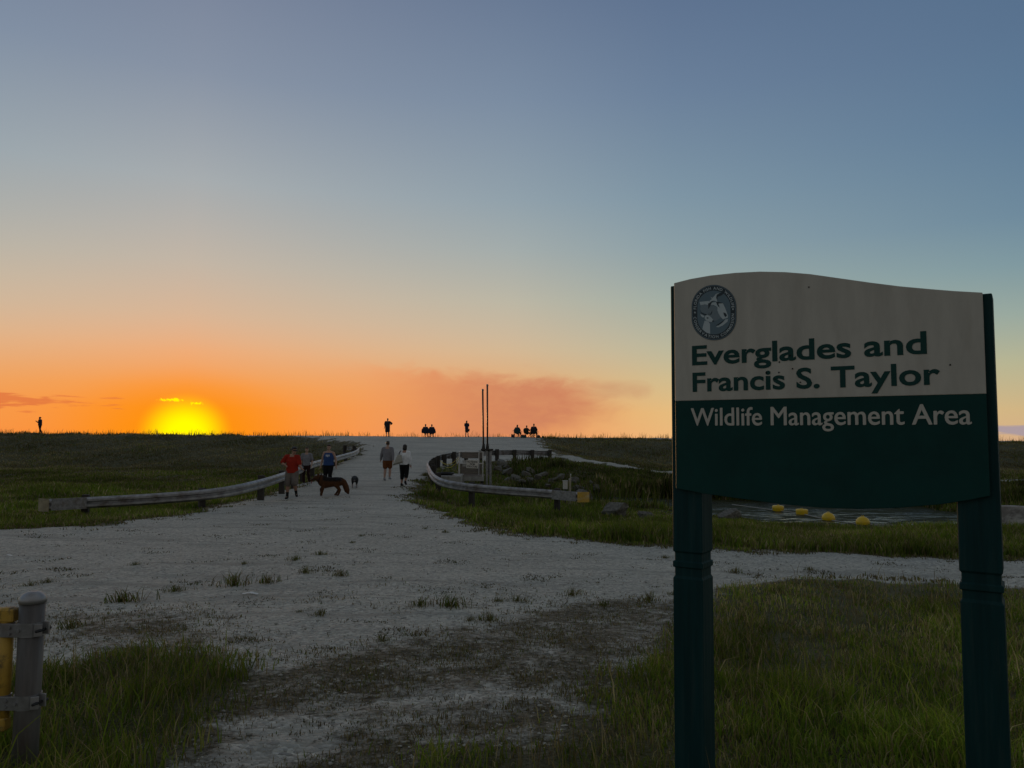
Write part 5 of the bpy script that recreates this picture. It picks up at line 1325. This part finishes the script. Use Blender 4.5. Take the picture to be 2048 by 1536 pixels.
# near turf round the sign and by the gate
x, y, rg = scatter(440000, 2.6, 13.0, seed=1)
g, dirt, green = masks(x, y)
w = green * (0.18 + 0.82 * clump(x, y, 1.3) * (.4 + .6 * clump(x, y, 4.0))) * np.clip(y / 5.0, .45, 1)
k = rg.uniform(0, 1, len(x)) < w * 0.62
x, y, green = x[k], y[k], green[k]
isl = x < -0.6
cl = clump(x, y, 1.1); near_l = sm(0.35, -0.3, sd_poly(x, y, GREENL))
hg = (0.035 + 0.17 * cl * clump(x, y, 2.7) ** 1.5) * rg.uniform(0.4, 1.6, len(x)) * (0.4 + 0.6 * green) * (0.35 + 0.65 * sm(11, 5.5, y)) + 0.015
hg = np.where(isl, hg * 1.55, hg); 
tall = rg.uniform(0, 1, len(x)) < 0.010; hg = np.where(tall, hg * 2.0 + .05, hg)
dr = np.clip(0.12 + 0.30 * (1 - cl) + 0.22 * sm(5, 8, y), 0, .9)
blades('turf_grass', np.stack([x, y, H(x, y)], 1), hg, 0.0046 + 0.0007 * y, dr, 'green grass growing round the sign posts and the gate', 2, lean=0.75, colmul=1.95 * (.6 + .75 * clump(x + 3, y, .9)))
# thin dry wisps over the brown soil
x, y, rg = scatter(300000, 2.8, 12.0, seed=3)
g, dirt, green = masks(x, y)
k = rg.uniform(0, 1, len(x)) < dirt * (1 - green) * (0.25 + 0.75 * clump(x, y, 2.4)) * 0.55
x, y = x[k], y[k]
blades('dry_thatch', np.stack([x, y, H(x, y)], 1), rg.uniform(0.008, 0.036, len(x)), 0.003 + 0.0006 * y, np.full(len(x), .86), 'short dry brown thatch over the bare soil', 4, lean=1.25, colmul=1.15)
# banks, 11 to 34 m
x, y, rg = scatter(420000, 11.5, 36, seed=5)
g, dirt, green = masks(x, y)
cs = sd_poly(x, y, CANAL)
k = (rg.uniform(0, 1, len(x)) < green * (0.4 + 0.6 * clump(x, y, .8)) * 0.9) & (cs > -0.1) & (g < .35) & ~((x > -3.6) & (x < -.9) & (y > 32.6) & (y < 35.6))
x, y, green = x[k], y[k], green[k]
cl = clump(x, y, .45)
k2 = ~((y > 31) & (x > 0.5)) | (rg.uniform(0, 1, len(x)) < .25); x, y, green, cl = x[k2], y[k2], green[k2], cl[k2]
hg = (0.10 + 0.20 * cl) * rg.uniform(.5, 1.3, len(x)) * (0.25 + .75 * sm(.5, 1.0, green))
cs = sd_poly(x, y, CANAL); hg = hg * np.where(y < 29, 1 - .82 * sm(5.0, 1.0, cs) * sm(2, 5, x), 1.3) * np.where((x < -6) & (y > 22.5), .75, 1.0)
# keep the grass low in front of the left guardrail
blades('bank_grass', np.stack([x, y, H(x, y)], 1), hg, 0.008 + 0.0011 * y, np.clip(.15 + .35 * (1 - cl), 0, .8), 'green grass on the road verges and the near canal bank', 6, lean=0.5, colmul=1.65 * (.65 + .7 * clump(x + 1, y * 1.4, .55)))
# levee slopes and bench
x, y, rg = scatter(330000, 34, 78, -1.0, 1.0, seed=7)
g, dirt, green = masks(x, y)
cs = sd_poly(x, y, CANAL); ps = sd_poly(x, y, PATH)
k = (rg.uniform(0, 1, len(x)) < green * .85) & (cs > 0.2) & (ps > .3) & (g < .3)
x, y = x[k], y[k]; cl = clump(x, y, .35)
hg = (0.07 + 0.09 * cl) * rg.uniform(.5, 1.4, len(x))
blades('levee_grass', np.stack([x, y, H(x, y)], 1), hg, np.full(len(x), 0.045), np.clip(.30 + .35 * (1 - cl) + .42 * sm(46, 56, y), 0, .96), 'rough grass covering the levee slopes', 8, lean=0.5, colmul=1.25 * (.6 + .8 * clump(x + 1, y * 1.5, .22)))
# seed stalks along the crest line
rg = np.random.default_rng(9)
n = 6500; x = rg.uniform(-58, 62, n); y = rg.uniform(76.3, 80.0, n)
cl = clump(x * 1.0, y * .2, 1.7)
k = rg.uniform(0, 1, n) < (0.25 + .75 * cl) * np.where((x > -17) & (x < 3), .45, 1.0); x, y, cl = x[k], y[k], cl[k]
blades('crest_stalks', np.stack([x, y, H(x, y)], 1), rg.uniform(.12, .66, len(x)) * (.5 + .7 * cl), np.full(len(x), .03), np.full(len(x), .6), 'thin seed stalks along the levee crest', 10, lean=.35)
n = 26000; x = rg.uniform(-75, 75, n); y = rg.uniform(73.5, 80, n); g, _, _ = masks(x, y); k = (g < .4); x, y = x[k], y[k]
blades('crest_grass', np.stack([x, y, H(x, y)], 1), rg.uniform(.06, .26, len(x)), np.full(len(x), .05), np.full(len(x), .5), 'low grass along the levee crest', 12, lean=.5)
# dark rank growth on the far canal bank
x, y, rg = scatter(260000, 29, 60, 0.0, 1.0, seed=13)
cs = sd_poly(x, y, CANAL); ps = sd_poly(x, y, PATH); xr_ = pw(XR, y)
up_ = pw([(29,0),(32,.35),(36,1),(43,.9),(47,.6),(49.5,.4),(51,0),(60,0)], y) * sm(40, 22, x) 
k = (cs > .15) & (ps > .7) & (x - xr_ > .15) & (rg.uniform(0, 1, len(x)) < up_ * (.35 + .65 * clump(x, y, .6)) * np.where((x < 5.0) & (y < 45), .22, 1.0)) & ~((x > -3.6) & (x < -.6) & (y < 36))
x, y, cs = x[k], y[k], cs[k]
hg = rg.uniform(.2, .75, len(x)) * (.5 + .6 * clump(x, y, .5)) * (1 + .8 * sm(2.5, .3, cs)) * np.where(x < 3.2, pw([(30,.9),(36,.6),(42,.4),(45,.7),(48,.95),(51,.9)], y), pw([(30,1),(36,.9),(40,.6),(44,.38),(50,.28)], y))
blades('bank_brush', np.stack([x, y, H(x, y)], 1), hg, np.full(len(x), .05), np.full(len(x), .32), 'dark rank weeds and reeds on the far canal bank', 14, lean=.4, colmul=.75 * (.4 + 1.2 * clump(x, y, .9)))
# pale plumed reeds
def reeds():
    rg = np.random.default_rng(21)
    for i, (px, py, y) in enumerate(((1150+50,945,35.5),(1212,948,35),(1245,955,34.5),(1262,962,34),(1315,958,34.5),(1335,948,35.2),(1228,968,33.6),(1290,975,33.2))):
        x = (px - 1024) / FPX * y; z = h1(x, y)
        n = 16; p = np.stack([x + rg.normal(0, .12, n), y + rg.normal(0, .12, n), np.full(n, z)], 1)
        zt = at(px, py - 4, y).z - z
        r_ = empty('reed_clump', (x, y, z)); tag(r_, 'tall reed clump with pale plumes on the far canal bank', 'reeds', 'plumed reeds on the canal bank')
        p -= np.array([x, y, z])
        blades('stems', p, rg.uniform(.6, 1.0, n) * max(zt, .5), np.full(n, .022), np.full(n, .4), None, 30 + i, parent=r_, lean=.18)
        p2 = p[:7] + np.stack([rg.normal(0,.05,7), rg.normal(0,.05,7), rg.uniform(.65,.85,7) * max(zt, .5)], 1)
        blades('plumes', p2, rg.uniform(.14, .26, 7), np.full(7, .05), np.full(7, 1.0), None, 60 + i, parent=r_, lean=.3, colmul=1.6)
reeds()

# weed tufts standing alone on the gravel
def tufts():
    rg = np.random.default_rng(33)
    var = []
    for i in range(6):
        n = 90
        a = rg.uniform(0, 2 * np.pi, n); r_ = np.abs(rg.normal(0, .07, n))
        p = np.stack([r_ * np.cos(a) * 1.6, r_ * np.sin(a), np.zeros(n)], 1)
        o = blades('tuft_blades', p, rg.uniform(.03, .13, n) * (1.1 - 2.2 * r_).clip(.3, 1.1), np.full(n, .008), np.full(n, .55), None, 70 + i, lean=1.0, parent=None, kind=None, cat=None)
        var.append(o.data); bpy.data.objects.remove(o)
    big = [(245,1204,1.3,'lone green weed tuft on the gravel right of the gate post'),(470,1172,1.5,'largest grassy clump in the middle of the gravel'),(535,1166,1.0,'smaller tuft touching the right end of the largest gravel clump'),(350,1183,.8,'low weed tuft just left of the largest gravel clump'),
           (680,1151,.8,'dark weed tuft alone in the centre of the gravel'),(840,1212,.9,'left tuft of the pair on the gravel edge in the centre'),(902,1213,1.2,'right, larger tuft of the pair on the gravel edge in the centre'),(1298,1200,.9,'spiky tuft on the gravel left of the left sign post'),(1470,1146,.8,'small tuft on the gravel track just right of the left sign post'),(145,1256,.9,'yellowish tuft on the dirt beside the gate post')]
    small = [(590,1120),(488,1128),(640,1110),(705,1086),(722,1072),(610,1145),(995,1203),(1035,1203),(1205,1214),(1348,1190),(765,1282),(95,1165),(60,1172),(850,1058),(985,1048),(1330,1116),(600,1225),(640,1230),(1560,1185),(1620,1140),(890,1065),(940,1240),(980,1242),(1145,1190),(270,1130),(1400,1215)]
    def put(px, py, sc_, lab, grp):
        q = P(px, py)
        o = empty('weed_tuft', q, rg.uniform(0, 6)); o.scale = (sc_, sc_, sc_)
        c = link('tuft_blades', var[rg.integers(0, 6)], None, o); c['kind'] = 'stuff'; tag(o, lab, 'weed', grp)
    for px, py, sc_, lab in big:
        put(px, py, sc_ * 1.1, lab, None)
    q = big[1]
    for px, py in small: put(px, py, rg.choice([.35, .45, .6, .85]), 'tiny low weed tuft scattered on the pale gravel', 'tiny weed tufts on the gravel')
tufts()

# pale pebbles lying loose on soil and gravel
def pebbles():
    x, y, rg = scatter(26000, 3.0, 18, seed=41)
    g, dirt, green = masks(x, y)
    k = (green < .4) & (rg.uniform(0, 1, len(x)) < .3 + .1 * dirt) & (y < 17); x, y = x[k], y[k]; n = len(x)
    oc = np.array([(1,0,0),(-1,0,0),(0,1,0),(0,-1,0),(0,0,1),(0,0,-1),(.6,.6,.45),(-.6,.6,.45),(.6,-.6,.45),(-.6,-.6,.45)], float)
    F = np.array([(4,6,7),(4,7,9),(4,9,8),(4,8,6),(0,6,8),(2,7,6),(1,9,7),(3,8,9),(0,2,6),(2,1,7),(1,3,9),(3,0,8),(5,2,0),(5,1,2),(5,3,1),(5,0,3)])
    r_ = np.minimum(rg.gamma(2.0, .0024, n) + .003, .017); a = rg.uniform(0, 6.28, n)
    S = np.stack([r_ * rg.uniform(.8, 1.5, n), r_ * rg.uniform(.7, 1.1, n), r_ * rg.uniform(.4, .8, n)], 1)
    V = oc[None] * S[:, None, :] * (1 + rg.normal(0, .15, (n, 10, 1)))
    c, s_ = np.cos(a)[:, None], np.sin(a)[:, None]
    V = np.stack([V[:, :, 0] * c - V[:, :, 1] * s_, V[:, :, 0] * s_ + V[:, :, 1] * c, V[:, :, 2]], 2)
    V += np.stack([x, y, H(x, y) + .006], 1)[:, None, :]
    me = mesh_np('pebbles', V.reshape(-1, 3), (F[None] + (np.arange(n) * 10)[:, None, None]).reshape(-1, 3))
    o = link('pebbles', me, mat('limestone_chip', (0.40, 0.385, 0.335), .85, var=.5, scale=1.7)); tag(o, 'pale limestone chips strewn over soil and gravel', 'pebbles', kind='stuff')
pebbles()
def scraps():
    for px, py, w_, lab in ((15, 1113, .07, 'tiny white paper scrap on the gravel at the far left'), (500, 1190, .09, 'thin white paper scrap on the gravel right of the weed clump')):
        q = P(px, py); m = MB()
        m.add([(-w_, -.02, .012), (0, -.025, .03), (w_, -.015, .010), (w_, .02, .016), (0, .02, .034), (-w_, .02, .014)], [(0,1,4,5),(1,2,3,4)])
        o = m.build('paper_scrap', M_SCRAP); o.location = q; tag(o, lab, 'litter')
scraps()

# creeping weed flecks over the gravel
x, y, rg = scatter(400000, 3.2, 30, seed=51)
g, dirt, green = masks(x, y)
cl = clump(x * 1.0, y * 1.9, 1.1) * clump(x, y * 1.3, 3.1)
k = (g > .55) & (rg.uniform(0, 1, len(x)) < sm(.42, .8, cl) * .6); x, y = x[k], y[k]
blades('gravel_weeds', np.stack([x, y, H(x, y)], 1), rg.uniform(.006, .028, len(x)), .004 + .0007 * y, np.full(len(x), .75), 'flat creeping weeds flecking the gravel', 52, lean=1.2, colmul=.7)

# dry fringe where turf meets gravel
x, y, rg = scatter(260000, 10.5, 36, seed=61)
g, dirt, green = masks(x, y)
k = (green > .04) & (green < .62) & (rg.uniform(0, 1, len(x)) < .55 * clump(x, y * 1.2, 1.2)); x, y = x[k], y[k]
blades('verge_thatch', np.stack([x, y, H(x, y)], 1), rg.uniform(.015, .08, len(x)), .006 + .0009 * y, np.full(len(x), .82), 'dry brown fringe of grass where turf meets gravel', 62, lean=1.0, colmul=1.0)

# bleached dead stalks standing in the near turf
x, y, rg = scatter(5200, 2.7, 12, seed=71)
g, dirt, green = masks(x, y)
k = (green > .45) & (rg.uniform(0, 1, len(x)) < clump(x, y, 1.9)); x, y = x[k], y[k]
blades('dead_stalks', np.stack([x, y, H(x, y)], 1), rg.uniform(.08, .30, len(x)), .0022 + .0006 * y, np.full(len(x), 1.0), 'bleached dead stalks standing in the green turf', 72, lean=.55, colmul=1.5)
